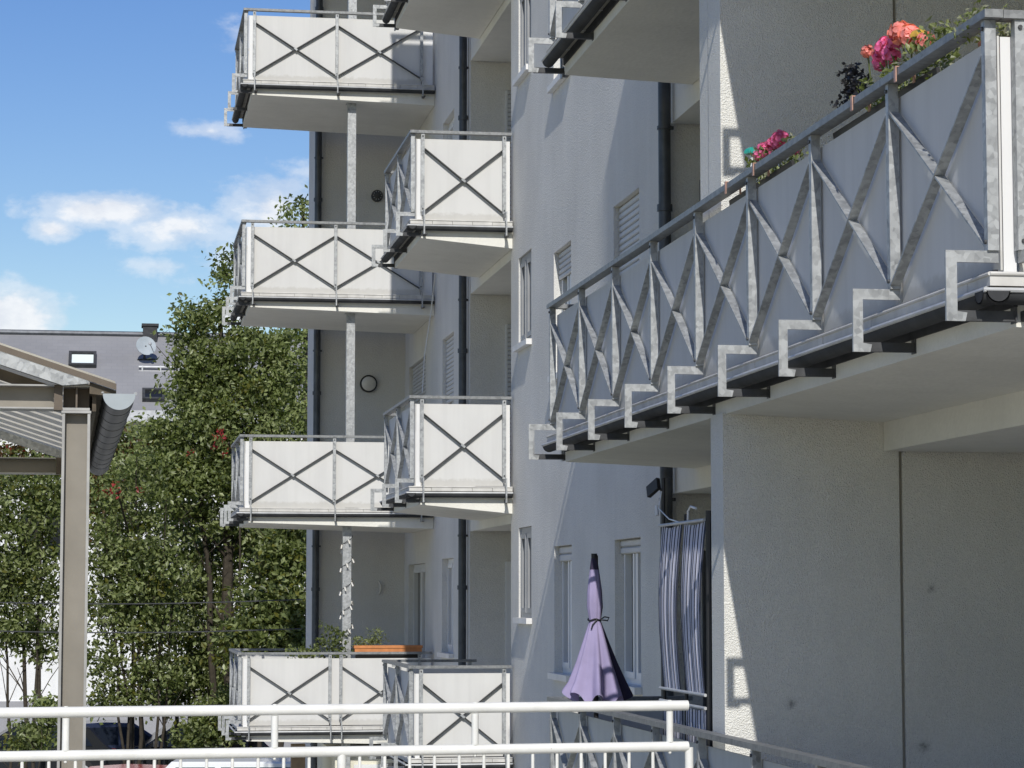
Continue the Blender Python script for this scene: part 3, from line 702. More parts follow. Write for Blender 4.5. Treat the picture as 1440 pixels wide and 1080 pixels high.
potted(428, 905, 'bright green grassy potted plant at the left of the lowest rail', 26, .05, .17, ['leaf_light', 'leaf_mid'], .13)
# string of lights wound round the column
pc = P(490.5, 250, Y=32.42); b = MB(); pts = []
for i in range(120):
    t = i / 119; a = t * 5 * 2 * math.pi; pts.append((pc.x + .075 * math.cos(a), 32.415 + .075 * math.sin(a), RZ(1) + .05 + t * 1.45))
b.tube(pts, .004, 5); o = thing('string_light', (pc.x, 32.415, RZ(1) + .05), 'string of little bulbs wound around the galvanised column', 'string light')
b.build('wire', 'black', o); b = MB()
for i in range(4, 118, 5): p = Vector(pts[i]); b.tube([p, p + Vector((.02 * math.cos(i), -.03, -.05))], .011, 6)
b.build('bulb', 'lamp_glass', o)
# washing line cord hanging from mid balcony
b = MB(); b.tube([P(612, 385, Y=28.2), P(606, 440, Y=28.3), P(597, 500, Y=28.3), P(594, 552, Y=28.2)], .006, 6)
tag(b.build('cord', 'window_white'), 'thin pale cord hanging beneath the small balcony near the windows', 'cord')
# ================================================================== white railing in the foreground
def front_rail():
    R0 = P(967, 992, Z=-.452); L0 = P(0, 1002.5, Z=-.452); d = (L0 - R0).normalized(); L = (L0 - R0).length
    nrm = Vector((d.y, -d.x, 0))
    o = thing('metal_railing', (R0.x, R0.y, -1.62), 'white painted tubular railing with thin balusters crossing the foreground', 'railing')
    E = R0 + d * (L + 1.1)
    def at(s, z): p = R0 + d * s; return Vector((p.x, p.y, z))
    b = MB(); b.tube([at(0, -.452), at(L + 1.1, -.452)], .0215, 20); smooth_by_angle(b.build('handrail', 'white_paint', o))
    z2 = -.622
    b = MB(); b.tube([at(.0, z2), at(L + 1.1, z2)], .021, 20); smooth_by_angle(b.build('rail', 'white_paint', o))
    b = MB(); b.tube([at(-.0, -1.5), at(L + 1.1, -1.5)], .018, 16); smooth_by_angle(b.build('rail', 'white_paint', o))
    def s_of(px):
        lo, hi = -1, L + 2
        for _ in range(40):
            m = (lo + hi) / 2; p = at(m, z2); q = 720 + F * (p.x * math.cos(TH) - p.y * math.sin(TH)) / ((p.y * math.cos(TH) + p.x * math.sin(TH)) * math.cos(PH) + p.z * math.sin(PH))
            if q > px: lo = m
            else: hi = m
        return lo
    for px in (92, 386, 668, 942):
        s = s_of(px); b = MB(); b.tube([at(s, -.475), at(s, z2 + .019)], .0145, 14); p = at(s, z2 - .024); b.ball(p, .0075, 0, 10, 7); b.tube([p, p + Vector((0, 0, .01))], .006, 8)
        b.tube([at(s, -.432), at(s, -.4285)], .008, 10)
        smooth_by_angle(b.build('spacer', 'white_paint', o))
    for px in (480.5, 969):
        s = s_of(px); b = MB(); b.tube([at(s, -1.62), at(s, z2 - .004)], .018, 16); smooth_by_angle(b.build('post', 'white_paint', o))
    s0 = s_of(957); k = 0
    step = s_of(918) - s_of(952)
    s = s_of(918)
    while s < L + 1.0:
        if abs(s - s_of(480.5)) > .03:
            b = MB(); b.tube([at(s, -1.5), at(s, z2 - .012)], .0068, 10); smooth_by_angle(b.build('baluster', 'white_paint', o))
        s += .1035
    return o
front_rail()
# ================================================================== carport at the left
def carport():
    A = math.radians(-1.2); ax = Vector((math.sin(A), math.cos(A), 0)); rt = Vector((ax.y, -ax.x, 0))
    O = P(104, 800, Y=13.0); O = Vector((O.x, O.y, 0))
    o = thing('carport', (O.x, O.y, GZ), 'steel framed carport with corrugated roof, rusty column and half-round gutter', 'carport')
    W = lambda u, v, z: O + rt * u + ax * v + Vector((0, 0, z))
    Zp = P(110, 563, Y=13.0).z + .0
    def hbeam(mb, a0, a1, to3, h, wd, tf=.009, tw=.006, mi=0, mf=1):
        """I section: u across flanges, w along web, extruded a0..a1"""
        mb.prism([(-wd / 2, h / 2 - tf), (wd / 2, h / 2 - tf), (wd / 2, h / 2), (-wd / 2, h / 2)], to3, a0, a1, mf)
        mb.prism([(-wd / 2, -h / 2), (wd / 2, -h / 2), (wd / 2, -h / 2 + tf), (-wd / 2, -h / 2 + tf)], to3, a0, a1, mf)
        mb.prism([(-tw / 2, -h / 2 + tf), (tw / 2, -h / 2 + tf), (tw / 2, h / 2 - tf), (-tw / 2, h / 2 - tf)], to3, a0, a1, mi)
    top = P(110, 579, Y=13.0).z
    LEN = 6.8
    for v in (0.0, LEN):      # columns, web facing along the carport
        b = MB(); hbeam(b, GZ, top - .012, lambda u, w, a, v=v: W(w, v + u, a), .142, .13, .014)
        b.prism([(-.075, -.07), (.075, -.07), (.075, .07), (-.075, .07)], lambda u, w, a, v=v: W(u, v + w, a), top - .012, top, 1); b.build('column', ['primer_steel', 'flange'], o)
    # eaves purlin along the carport
    pz0, pz1 = top + .001, top + .136; pc = (pz0 + pz1) / 2
    b = MB(); hbeam(b, -.07, LEN + .1, lambda u, w, a: W(u, a, pc + w), pz1 - pz0, .135, .014, .009); 
    for v in (.05, LEN - .05): b.prism([(-.066, -.053), (.066, -.053), (.066, .053), (-.066, .053)], lambda u, w, a: W(u, a, pc + w), v, v + .012)
    b.build('purlin', ['rust_steel', 'flange'], o)
    # cross ties to the left
    for v in (0.0, LEN):
        b = MB(); hbeam(b, -3.4, -.115, lambda u, w, a, v=v: W(a, v + u, pc + .0 + w), .125, .19, .008); b.prism([(-.062, -.065), (.062, -.065), (.062, .065), (-.062, .065)], lambda u, w, a, v=v: W(a, v + u, pc + w), -.114, -.07, 2); b.build('tie_beam', ['primer_steel', 'flange', 'rust_steel'], o)
    # mono-pitch roof: rafters and corrugated sheet falling to the gutter
    sl = .325; zr = lambda u: pz1 + .012 - sl * (u - .06)
    for v in (-.1, LEN):
        b = MB(); b.prism([(-3.4, zr(-3.4) - .0), (.06, zr(.06)), (.06, zr(.06) - .012), (-.07, zr(-.07) - .066), (-3.4, zr(-3.4) - .066)], lambda u, z, a, v=v: W(u, v + a, z), -.03, .03); b.build('rafter', 'galv', o)
    b = MB()
    b.prism([(-3.4, zr(-3.4) - .13), (-.1, zr(-.1) - .125), (-.1, zr(-.1) - .07), (-3.4, zr(-3.4) - .07)], lambda u, z, a: W(u, .08 + a, z), 0, .05); b.build('batten', 'timber_dark', o)
    b = MB(); per = .58; n = int((LEN + .5) / per); pts = []
    for i in range(n):
        v = -.12 + i * per; pts += [(v, 0), (v + per * .42, 0), (v + per * .5, .07), (v + per * .92, .07)]
    pts.append((-.12 + n * per, 0))
    us = (-3.4, .2)
    for (lo, mi) in ((.002, 0),):
        vs = [W(u, v, zr(u) + z + lo) for u in us for v, z in pts]; m_ = len(pts)
        b.add(vs, [(i, i + 1, i + 1 + m_, i + m_) for i in range(m_ - 1)], mi)
    b.build('roof_sheet', 'corrugated', o)
    b = MB(); b.prism([(-3.4, zr(-3.4) + .003), (.2, zr(.2) + .003), (.2, zr(.2) + .034), (-3.4, zr(-3.4) + .034)], lambda u, z, a: W(u, a, z), -.132, -.122); b.build('verge_trim', 'rust_steel', o)
    b = MB()
    b.prism([(.065, zr(.065) - .06), (.2, zr(.2) - .03), (.2, zr(.2) + .0), (.065, zr(.065) + .0)], lambda u, z, a: W(u, a, z), -.1, LEN); b.prism([(.08, top + .0), (.1, top + .0), (.1, pz1 + .03), (.08, pz1 + .03)], lambda u, z, a: W(u, a, z), -.04, LEN); b.build('eaves_board', 'timber_dark', o)
    # zinc gutter
    gu, gz, gr = .215, P(161, 556, Y=13.0).z, .083
    b = MB(); halfpipe(b, lambda u, w, a: W(gu + u, a, gz + w), -.1, LEN + .1, gr, 18, .004, True)
    halfpipe(b, lambda u, w, a: W(gu - u, a, gz + w), -.1, -.09, gr, 18, .004, False)
    for i in range(int(LEN / .62)):
        v = .3 + i * .62; ring = []
        out = [(-(gr + .0025) * math.cos(math.pi * j / 14), -(gr + .0025) * math.sin(math.pi * j / 14)) for j in range(15)]; inn = [(-(gr - .001) * math.cos(math.pi * j / 14), -(gr - .001) * math.sin(math.pi * j / 14)) for j in range(14, -1, -1)]
        b.prism(out + inn, lambda u, w, a: W(gu + u, a, gz + w), v, v + .025, 0)
    go = b.build('gutter', ['pipe', 'zinc_light'], o); smooth_by_angle(go, 30)
    b = MB(); out = [(-gr * math.cos(math.pi * j / 20), -gr * math.sin(math.pi * j / 20)) for j in range(21)]
    b.prism(out, lambda u, w, a: W(gu + u, a, gz + w), -.112, -.103); b.build('gutter_cap', 'dish_grey', o)
carport()
# ================================================================== houses, trees, cars beyond
def far_house():
    Y = 68.0; rz = P(150, 471, Y=Y + 3.2).z; ez = P(150, 588, Y=Y - .3).z; x0, x1 = -22.0, 16.0
    o = thing('white_house', (-3, Y + 4, GZ), 'long white rendered house with grey tiled roof behind the trees', 'house')
    base = P(40, 986, Y=Y).z
    hs = [(x, x + 1.2, z, z + 1.5) for x in np.arange(x0 + 1.5, x1 - 2, 6.0) for z in (base + 3.75,)]
    w = MB()
    xs = sorted({x0, x1, *[h[0] for h in hs], *[h[1] for h in hs]}); zs = sorted({base, ez, *[h[2] for h in hs], *[h[3] for h in hs if h[3] < ez]})
    for i in range(len(xs) - 1):
        for j in range(len(zs) - 1):
            cx, cz = (xs[i] + xs[i + 1]) / 2, (zs[j] + zs[j + 1]) / 2
            if any(h[0] < cx < h[1] and h[2] < cz < h[3] for h in hs): continue
            w.add([(xs[i], Y, zs[j]), (xs[i + 1], Y, zs[j]), (xs[i + 1], Y, zs[j + 1]), (xs[i], Y, zs[j + 1])], [(0, 1, 2, 3)])
    for a, c, d, e in hs:
        e = min(e, ez); w.add([(a, Y, d), (c, Y, d), (c, Y, e), (a, Y, e), (a, Y + .15, d), (c, Y + .15, d), (c, Y + .15, e), (a, Y + .15, e)], [(0, 1, 5, 4), (1, 2, 6, 5), (2, 3, 7, 6), (3, 0, 4, 7)])
    w.add([(x0, Y, GZ), (x0, Y + 7, GZ), (x0, Y + 7, ez), (x0, Y + 3.2, rz), (x0, Y, ez)], [(0, 1, 2, 3, 4)]); w.add([(x1, Y, GZ), (x1, Y + 7, GZ), (x1, Y + 7, ez), (x1, Y + 3.2, rz), (x1, Y, ez)], [(4, 3, 2, 1, 0)])
    w.build('wall', 'far_white', o)
    b = MB(); b.box(x0 - .02, x1 + .02, Y - .05, Y + .02, GZ, base - .002); b.build('plinth', 'far_grey', o)
    for a, c, d, e in hs:
        e = min(e, ez); f = MB(); f.box(a, a + .08, Y + .06, Y + .12, d, e); f.box(c - .08, c, Y + .06, Y + .12, d, e); f.box(a + .08, c - .08, Y + .06, Y + .12, d, d + .08); f.box(a + .08, c - .08, Y + .06, Y + .12, e - .08, e); f.box((a + c) / 2 - .04, (a + c) / 2 + .04, Y + .062, Y + .118, d + .08, e - .08)
        wo = f.build('window', 'window_white', o); p = MB(); p.box(a + .01, c - .01, Y + .125, Y + .135, d, e); p.build('pane', 'glass', wo)
    sl = (rz - ez) / 3.5
    r = MB(); t = .12
    r.prism([(-.3, ez), (3.2, rz), (6.9, ez), (6.9, ez - t), (3.2, rz - t), (-.3, ez - t)], lambda u, z, a: (a, Y + u, z), x0 - .3, x1 + .3); rf = r.build('roof', 'roof_tiles', o)
    r = MB(); r.tube([(x0 - .3, Y + 3.2, rz + .02), (x1 + .3, Y + 3.2, rz + .02)], .09, 8); r.build('ridge', 'pipe', rf)
    g = MB(); g.box(x0 - .3, x1 + .3, Y - .46, Y - .3, ez - .1, ez + .02); g.box(x0 - .3, x1 + .3, Y - .34, Y - .31, ez + .03, ez + .22); g.build('gutter', 'zinc_light', o)
    def on_roof(px, py, lift=0.0):
        # where the sight line meets the front slope
        rr = ray(px, py); k = (ez + .3 * sl - Y * sl)   # z = sl*(y) + k
        tt = k / (rr[2] - sl * rr[1]); return Vector((rr[0] * tt, rr[1] * tt, rr[2] * tt + lift))
    n = Vector((0, -sl, 1)).normalized(); up = Vector((0, 1, sl)).normalized(); rx = Vector((1, 0, 0))
    def skylight(px, py, wd, ht, mat):
        c = on_roof(px, py); f = MB(); q = lambda u, v, w_: c + rx * u + up * v + n * w_
        for u0, u1, v0, v1 in ((-wd / 2, -wd / 2 + .08, -ht / 2, ht / 2), (wd / 2 - .08, wd / 2, -ht / 2, ht / 2), (-wd / 2 + .08, wd / 2 - .08, -ht / 2, -ht / 2 + .08), (-wd / 2 + .08, wd / 2 - .08, ht / 2 - .08, ht / 2)):
            f.prism([(u0, v0), (u1, v0), (u1, v1), (u0, v1)], lambda u, v, a: q(u, v, a), -.02, .12)
        s = f.build('skylight', 'zinc', rf)
        return q, wd, ht
    sk = [skylight(116, 508, .76, .72, 0), skylight(216, 558, .62, .55, 0), skylight(2, 556, .6, .55, 0)]
    for i, (q, wd, ht) in enumerate(sk):
        p = MB(); p.prism([(-wd / 2 + .08, -ht / 2 + .08), (wd / 2 - .08, -ht / 2 + .08), (wd / 2 - .08, ht / 2 - .08), (-wd / 2 + .08, ht / 2 - .08)], lambda u, v, a: q(u, v, a), .03, .05)
        p.build('skylight_pane', 'skylight' if i == 0 else 'glass', rf)
    c = on_roof(211, 478); b = MB(); b.box(c.x - .2, c.x + .2, c.y - .1, c.y + .5, c.z - .6, P(211, 459, Y=c.y).z); zt = P(211, 459, Y=c.y).z; b.box(c.x - .24, c.x + .24, c.y - .14, c.y + .54, zt, zt + .07); b.build('chimney', 'zinc', rf)
    sx0, sx1 = on_roof(195, 521, .1), on_roof(330, 521, .1); b = MB(); b.tube([sx0, (sx1.x + 4, sx0.y, sx0.z)], .035, 8); b.tube([sx0 + Vector((0, .0, -.12)), (sx1.x + 4, sx0.y, sx0.z - .12)], .02, 8)
    for i in range(8): p = sx0 + Vector((.1 + i * .5, 0, 0)); b.box(p.x - .02, p.x + .02, p.y - .03, p.y + .1, p.z - .15, p.z + .04)
    b.build('snow_guard', 'zinc_light', rf)
    # satellite dish on its mast
    c = on_roof(203, 506); dz = P(205, 487, Y=c.y - .3); q = thing('satellite_dish', (c.x, c.y, c.z), 'pale grey satellite dish on a mast in front of the chimney', 'satellite dish')
    m = MB(); m.tube([c - Vector((0, 0, .1)), (c.x, c.y, dz.z + .1)], .03, 8); m.tube([(c.x, c.y, dz.z), (dz.x, dz.y, dz.z)], .025, 8); m.tube([(c.x - .2, c.y - .02, c.z), (c.x + .3, c.y - .02, c.z + .02)], .02, 6); m.build('mast', 'zinc', q)
    ax = Vector((.25, -1, .35)).normalized(); a_ = ax.orthogonal().normalized(); b_ = ax.cross(a_); rings = []
    for rr in (.02, .1, .17, .23, .27): rings.append([dz + (a_ * math.cos(t) + b_ * math.sin(t)) * rr * 1.05 + ax * (rr * rr * .6) for t in [k * .2618 for k in range(24)]])
    m = MB(); m.loft(rings, 0, False); m.loft([[p - ax * .015 for p in r] for r in rings], 0, False); smooth_by_angle(m.build('dish', 'dish_grey', q), 60)
    m = MB(); m.tube([dz - b_ * .27 * (1 if b_.z > 0 else -1) + ax * .08, dz + ax * .5 - Vector((0, 0, .15))], .014, 6); m.ball(dz + ax * .5 - Vector((0, 0, .13)), .05, 0, 8, 5); m.build('feed_arm', 'zinc_light', q)
far_house()
def tree(name, label, cat, Y, blobs, nclump, per, lsize, mats, weights, trunks, depth=1.0, group=None, up=.4, csize=.2, surf=.55):
    """blobs: (px, py, rx, ry) crown lobes seen at distance Y, given real depth; trunks: list of (px_bottom, px_top, py_top, radius)"""
    base = P(trunks[0][0], 1000, Y=Y); o = thing(name, (base.x, Y, GZ), label, cat, group)
    sc = Y / F; L = []; g_ = Y / 40.0; lsize *= g_; csize *= g_; depth *= g_; trunks = [(a, c_, d_, r_ * g_) for a, c_, d_, r_ in trunks]
    for (px, py, rx, ry) in blobs:
        c = P(px, py, Y=Y); L.append((c, rx * sc, min(depth, (rx + ry) * .5 * sc), ry * sc, rx * ry))
    tot = sum(l[4] ** .9 for l in L)
    f = MB(); R = np.random.RandomState(rnd.randrange(1 << 30)); tw = MB()
    for c, a, d, e, wgt in L:
        n = max(1, int(nclump * wgt ** .9 / tot))
        for i in range(n):
            v = R.normal(size=3); v /= np.linalg.norm(v); v *= R.uniform(.12, 1) ** surf; yoff = rnd.uniform(-.15, .15)
            p = np.array([c.x + v[0] * a, c.y + v[1] * d, c.z + v[2] * e])
            m = int(R.choice(len(mats), p=np.array(weights) / sum(weights))); k = max(4, int(per * 1.7 * R.uniform(.5, 1.4))); rad = csize * R.uniform(.6, 1.3)
            q = p + R.normal(size=(k, 3)) * rad * np.array([1, .9, .62])
            mm = [m if R.uniform() < .75 else int(R.choice(len(mats), p=np.array(weights) / sum(weights))) for _ in range(k)]
            f.leaves(q, lsize, mm, up)
            if R.uniform() < .25: tw.tube([p - np.array([v[0] * .35, v[1] * .3, .28]), p], .010, 5, 0, False, .004)
    f.build('crown', mats, o)
    for i, (pb, ptx, pty, r) in enumerate(trunks):
        q0 = P(pb, 1000, Y=Y + rnd.uniform(-.3, .3) * (i > 0)); q1 = P(ptx, pty, Y=Y + rnd.uniform(-.3, .3)); pts = []
        for j in range(9):
            t = j / 8; pts.append((q0.x + (q1.x - q0.x) * t + (.06 * rnd.uniform(-1, 1) if 0 < j else 0), q0.y + (q1.y - q0.y) * t + .05 * rnd.uniform(-1, 1), GZ + (q1.z - GZ) * t))
        tw.tube(pts, r, 8, 0, True, r * .25)
        for j in range(3, 8):
            for s in range(2):
                p = Vector(pts[j]); dirv = Vector((rnd.uniform(-1, 1), rnd.uniform(-.7, .7), rnd.uniform(.5, 1.2))).normalized(); ln = rnd.uniform(.5, 1.3) * min(1.2, depth); tw.tube([p, p + dirv * ln * .5 + Vector((0, 0, .05)), p + dirv * ln], r * .38 * (1 - j / 10), 5, 0, True, .006)
    tb = tw.build('trunk', 'bark', o)
    return o
TG = ['leaf_dark', 'leaf_mid', 'leaf_light', 'leaf_yellow']
tree('broadleaf_tree', 'tall dark green broadleaf tree rising in front of the grey roof', 'tree', 51.0,
     [(318, 392, 10, 28), (330, 366, 6, 14), (276, 462, 24, 28), (300, 440, 16, 22), (290, 520, 40, 44), (352, 520, 58, 46), (405, 512, 34, 46), (282, 590, 48, 46), (345, 600, 78, 60), (408, 610, 36, 80), (246, 652, 46, 44), (300, 690, 76, 62), (385, 720, 58, 66), (340, 660, 70, 48), (352, 482, 26, 22), (262, 548, 22, 30), (222, 610, 22, 20), (246, 500, 8, 10), (262, 436, 9, 9), (204, 660, 22, 24)],
     880, 27, .09, TG, (2.4, 5, 4.4, .4), [(330, 310, 420, .13), (350, 390, 480, .09), (318, 270, 470, .07)], 1.5, csize=.155, surf=.42)
tree('broadleaf_tree', 'slender leafy tree top showing above the third balcony beside the corner', 'tree', 54.0,
     [(404, 304, 9, 14), (425, 296, 10, 22), (418, 330, 20, 20), (420, 370, 26, 40), (420, 440, 30, 50)], 90, 20, .085, TG, (3, 5, 4, .2), [(440, 425, 290, .09)], .8, csize=.12)
tree('maple_tree', 'yellowing green maple tree close beside the building corner', 'tree', 49.0,
     [(400, 780, 42, 40), (412, 850, 38, 46), (375, 840, 36, 46), (395, 905, 52, 40), (350, 900, 40, 40), (420, 730, 24, 30)], 300, 22, .115, ['leaf_mid', 'leaf_light', 'leaf_yellow', 'leaf_dark'], (4, 3, 2.2, 3), [(392, 405, 740, .08), (370, 360, 800, .05)], .9, csize=.16)
shr = [
    ('dense green shrub tree left of the maple with many thin stems', 52.0, [(300, 800, 56, 60), (285, 880, 60, 56), (330, 940, 60, 40), (270, 950, 50, 40), (335, 770, 40, 40), (240, 985, 36, 22), (300, 985, 40, 22)], 300, [(300, 290, 740, .04), (285, 260, 760, .03), (312, 330, 780, .035), (325, 350, 800, .03)]),
    ('loose tall shrub right beside the rusty carport column', 50.0, [(190, 700, 50, 60), (215, 800, 60, 70), (170, 780, 44, 60), (200, 880, 62, 40), (155, 860, 36, 60), (220, 945, 50, 34), (150, 940, 30, 40), (190, 985, 40, 18), (140, 990, 18, 20)], 330, [(200, 190, 640, .04), (188, 165, 700, .03), (214, 235, 700, .03), (180, 150, 720, .028), (222, 250, 780, .03)]),
    ('open airy shrub tree with white wall glinting through it', 54.0, [(250, 720, 50, 60), (245, 800, 56, 60), (240, 860, 50, 40)], 120, [(250, 240, 680, .04), (262, 280, 700, .03), (238, 215, 720, .03)]),
    ('brownish green shrub in the gap between carport roof and column', 56.0, [(195, 640, 46, 40), (165, 680, 38, 46), (225, 640, 40, 44), (150, 730, 30, 40)], 170, [(190, 185, 600, .04), (200, 215, 620, .03)]),
    ('leafy shrub tree under the carport roof at the far left', 50.5, [(30, 720, 50, 60), (55, 800, 40, 60), (15, 810, 36, 56), (60, 880, 40, 46), (10, 890, 34, 30), (70, 700, 30, 50), (-40, 780, 50, 90)], 300, [(40, 30, 660, .045), (48, 62, 700, .035), (20, 5, 700, .03)]),
    ('red tinged shrub seen just beneath the carport roof', 57.0, [(20, 650, 44, 26), (70, 655, 40, 26), (120, 690, 40, 40), (-30, 660, 50, 40)], 150, [(60, 50, 640, .04), (110, 120, 660, .03)]),
    ('dark low bush at the foot of the thin trunks near the far balcony', 50.0, [(300, 1020, 40, 34), (330, 990, 30, 30), (275, 1035, 30, 20)], 90, [(300, 300, 990, .03)]),
    ('low bright green bush behind the white railing at the left', 40.0, [(50, 1035, 26, 18), (68, 1000, 18, 24), (30, 1050, 20, 12)], 40, [(52, 55, 1010, .02)]),
]
for i, (lb, Y, bl, n, tr) in enumerate(shr):
    mats, wts = (['leaf_dark', 'leaf_mid', 'leaf_light', 'leaf_yellow'], (2.4, 5, 4, .5))
    if i == 3: mats, wts = ['leaf_mid', 'leaf_light', 'leaf_brown', 'leaf_yellow'], (4, 4, 2.5, 2)
    if i == 5: mats, wts = ['leaf_mid', 'leaf_light', 'leaf_brown', 'leaf_red'], (4, 4, 3, .9)
    tree('shrub', lb, 'shrub', Y, bl, int(n * 1.4), 17, .09, mats, wts, tr, .9, 'tall shrubs along the parking', csize=.14, surf=.5)
# red blooms on a climbing rose showing between the trees
for px, py, r, lb in ((322, 622, .2, 'cluster of red blooms showing beside the lowest but one balcony rail'), (165, 690, .2, 'cluster of red blooms low beside the carport gutter')):
    c = P(px, py, Y=48.4); b = MB()
    for k in range(7): clump(b, c + Vector((rnd.gauss(0, .3), rnd.uniform(0, .3), rnd.gauss(0, .14))), .1, 16, .085, (0, 0, 2) if k % 3 else (2, 2, 0))
    b.tube([c + Vector((0, .1, 0)), (c.x + .3, c.y + 1.6, c.z - 1), (c.x + .4, c.y + 2.4, GZ)], .02, 6, 1)
    tag(b.build('rose_bush', ['leaf_red', 'bark', 'leaf_mid'], origin=(c.x, c.y, GZ)), lb, 'rose bush', 'red roses among the trees')
# two overhead wires
for (y0, y1, lb) in ((846, 843, 'upper thin cable strung across in front of the shrubs'), (886, 884, 'lower thin cable strung across in front of the shrubs')):
    a, c = P(-60, y0, Y=38.0), P(425, y1, Y=38.0); b = MB(); b.tube([a + (c - a) * (i / 12) - Vector((0, 0, .05 * math.sin(math.pi * i / 12))) for i in range(13)], .009, 6)
    tag(b.build('cable', 'dark_steel'), lb, 'cable', 'cables in front of the shrubs')
# --- cars
def car(px, Y, yaw, paint, label, prof, wd=1.72, L=4.2, wheel=.31, tall=1.45, rear=False):
    c = P(px, 1040, Y=Y); o = thing('van' if prof == 'van' else 'parked_car', (c.x, Y, GZ), label, 'van' if prof == 'van' else 'car', None if prof == 'van' else 'cars parked beyond the trees')
    rot = Matrix.Rotation(yaw, 3, 'Z'); B = Vector((c.x, Y, GZ))
    W = lambda x, y, z: B + rot @ Vector((x, y, z))
    if prof == 'van': out = [(-L / 2, .35), (-L / 2, 1.0), (-L / 2 + .1, 1.75), (-L / 2 + .28, tall), (L * .12, tall), (L * .3, 1.12), (L / 2 - .12, .92), (L / 2, .62), (L / 2, .3)]
    else: out = [(-L / 2, .32), (-L / 2, .82), (-L / 2 + .18, .95), (-L / 2 + .62, tall - .06), (-.35, tall), (.35, tall - .03), (L * .26, .98), (L / 2 - .25, .84), (L / 2, .6), (L / 2, .28)]
    b = MB(); n = len(out); rings = []
    for yy, inset, zs in ((-wd / 2, 0, 1), (-wd / 2 + .04, 0, 1), (wd / 2 - .04, 0, 1), (wd / 2, 0, 1)):
        ring = []
        for x, z in out:
            tum = .16 * max(0, (z - .9) / (tall - .9)); e = 1 if abs(yy) > wd / 2 - .01 else 0
            y_ = yy * (1 - tum); ring.append(W(x * (1 - .012 * e), y_, z - (.03 if e and z > .8 else 0)))
        rings.append(ring)
    b.loft(rings); bo = b.build('body', paint, o); smooth_by_angle(bo, 28)
    # windows
    gl = MB(); beltz = .95 if prof != 'van' else 1.08; roofz = tall - .09
    def side(x, z, s): tum = .16 * max(0, (z - .9) / (tall - .9)); return W(x, s * (wd / 2 * (1 - tum) + .006), z)
    for s in (-1, 1):
        if prof == 'van': qs = [[(-L / 2 + .3, beltz), (-.35, beltz), (-.35, roofz), (-L / 2 + .38, roofz)], [(-.25, beltz), (L * .24, beltz), (L * .1, roofz), (-.25, roofz)]]
        else: qs = [[(-L / 2 + .55, beltz), (-.05, beltz), (-.05, roofz - .02), (-L / 2 + .8, roofz - .06)], [(.03, beltz), (L * .23, beltz), (.4, roofz - .04), (.03, roofz - .02)]]
        for q in qs: gl.add([side(x, z, s) for x, z in q] , [(0, 1, 2, 3) if s > 0 else (3, 2, 1, 0)])
    def across(p0, p1, t0, t1, off):
        (xa, za), (xb, zb) = p0, p1; x0_, z0_ = xa + (xb - xa) * t0, za + (zb - za) * t0; x1_, z1_ = xa + (xb - xa) * t1, za + (zb - za) * t1
        nx, nz = (zb - za), -(xb - xa); ln = math.hypot(nx, nz); nx, nz = nx / ln * off, nz / ln * off
        h0 = wd / 2 * (1 - .16 * max(0, (z0_ - .9) / (tall - .9))) - .1; h1 = wd / 2 * (1 - .16 * max(0, (z1_ - .9) / (tall - .9))) - .1
        gl.add([W(x0_ + nx, -h0, z0_ + nz), W(x0_ + nx, h0, z0_ + nz), W(x1_ + nx, h1, z1_ + nz), W(x1_ + nx, -h1, z1_ + nz)], [(0, 1, 2, 3)])
    if prof == 'van': across(out[4], out[5], .1, .92, .008); across(out[1], out[2], .15, .9, .008)
    else: across(out[5], out[6], .08, .92, .008); across(out[2], out[3], .15, .9, .008)
    gl.build('windows_glass'.replace('windows_glass', 'glazing'), 'car_glass', o)
    for sx in (-L * .31, L * .31):
        for s in (-1, 1):
            t = MB(); t.tube([W(sx, s * (wd / 2 - .2), wheel), W(sx, s * (wd / 2 + .005), wheel)], wheel, 20); wo = t.build('wheel', 'rubber', o); smooth_by_angle(wo)
            t = MB(); t.tube([W(sx, s * (wd / 2), wheel), W(sx, s * (wd / 2 + .015), wheel)], wheel * .62, 16); t.build('rim', 'zinc_light', wo)
    for s in (-1, 1):
        t = MB(); t.bar(W(L / 2 - .1, s * (wd / 2 - .25), .68), W(L / 2 + .01, s * (wd / 2 - .25), .66), .14, .07, rot @ Vector((0, 1, 0))); t.build('headlight', 'headlight', o)
        t = MB(); t.bar(W(-L / 2 - .008, s * (wd / 2 - .14), .8), W(-L / 2 + .08, s * (wd / 2 - .14), .82), .09, .07, rot @ Vector((0, 1, 0))); t.build('taillight', 'taillight', o)
    t = MB()
    for s in (-1, 1): t.bar(W(L * .2, s * (wd / 2 + .0), 1.0), W(L * .2, s * (wd / 2 + .16), 1.03), .06, .07, rot @ Vector((1, 0, 0)))
    t.build('wing_mirror', 'black', o)
R_ = math.radians
car(165, 47.2, R_(192), 'red_paint', 'dark red car parked left of the white van', 'car', tall=1.47)
car(38, 46.0, R_(188), 'navy_paint', 'dark navy car parked at the far left beyond the railing', 'car', tall=1.42)
car(288, 43.0, R_(172), 'van_paint', 'white high-roofed van parked below the far balcony', 'van', 1.75, 4.0, .31, 1.86)
car(262, 63.0, R_(184), 'black_paint', 'black car in the back row between the thin trunks', 'car', tall=1.5)
car(165, 64.0, R_(5), 'navy_paint', 'dark blue car in the back row next to the carport column', 'car', tall=1.5)
car(40, 63.5, R_(182), 'black_paint', 'black car at the left end of the back row', 'car', tall=1.46)
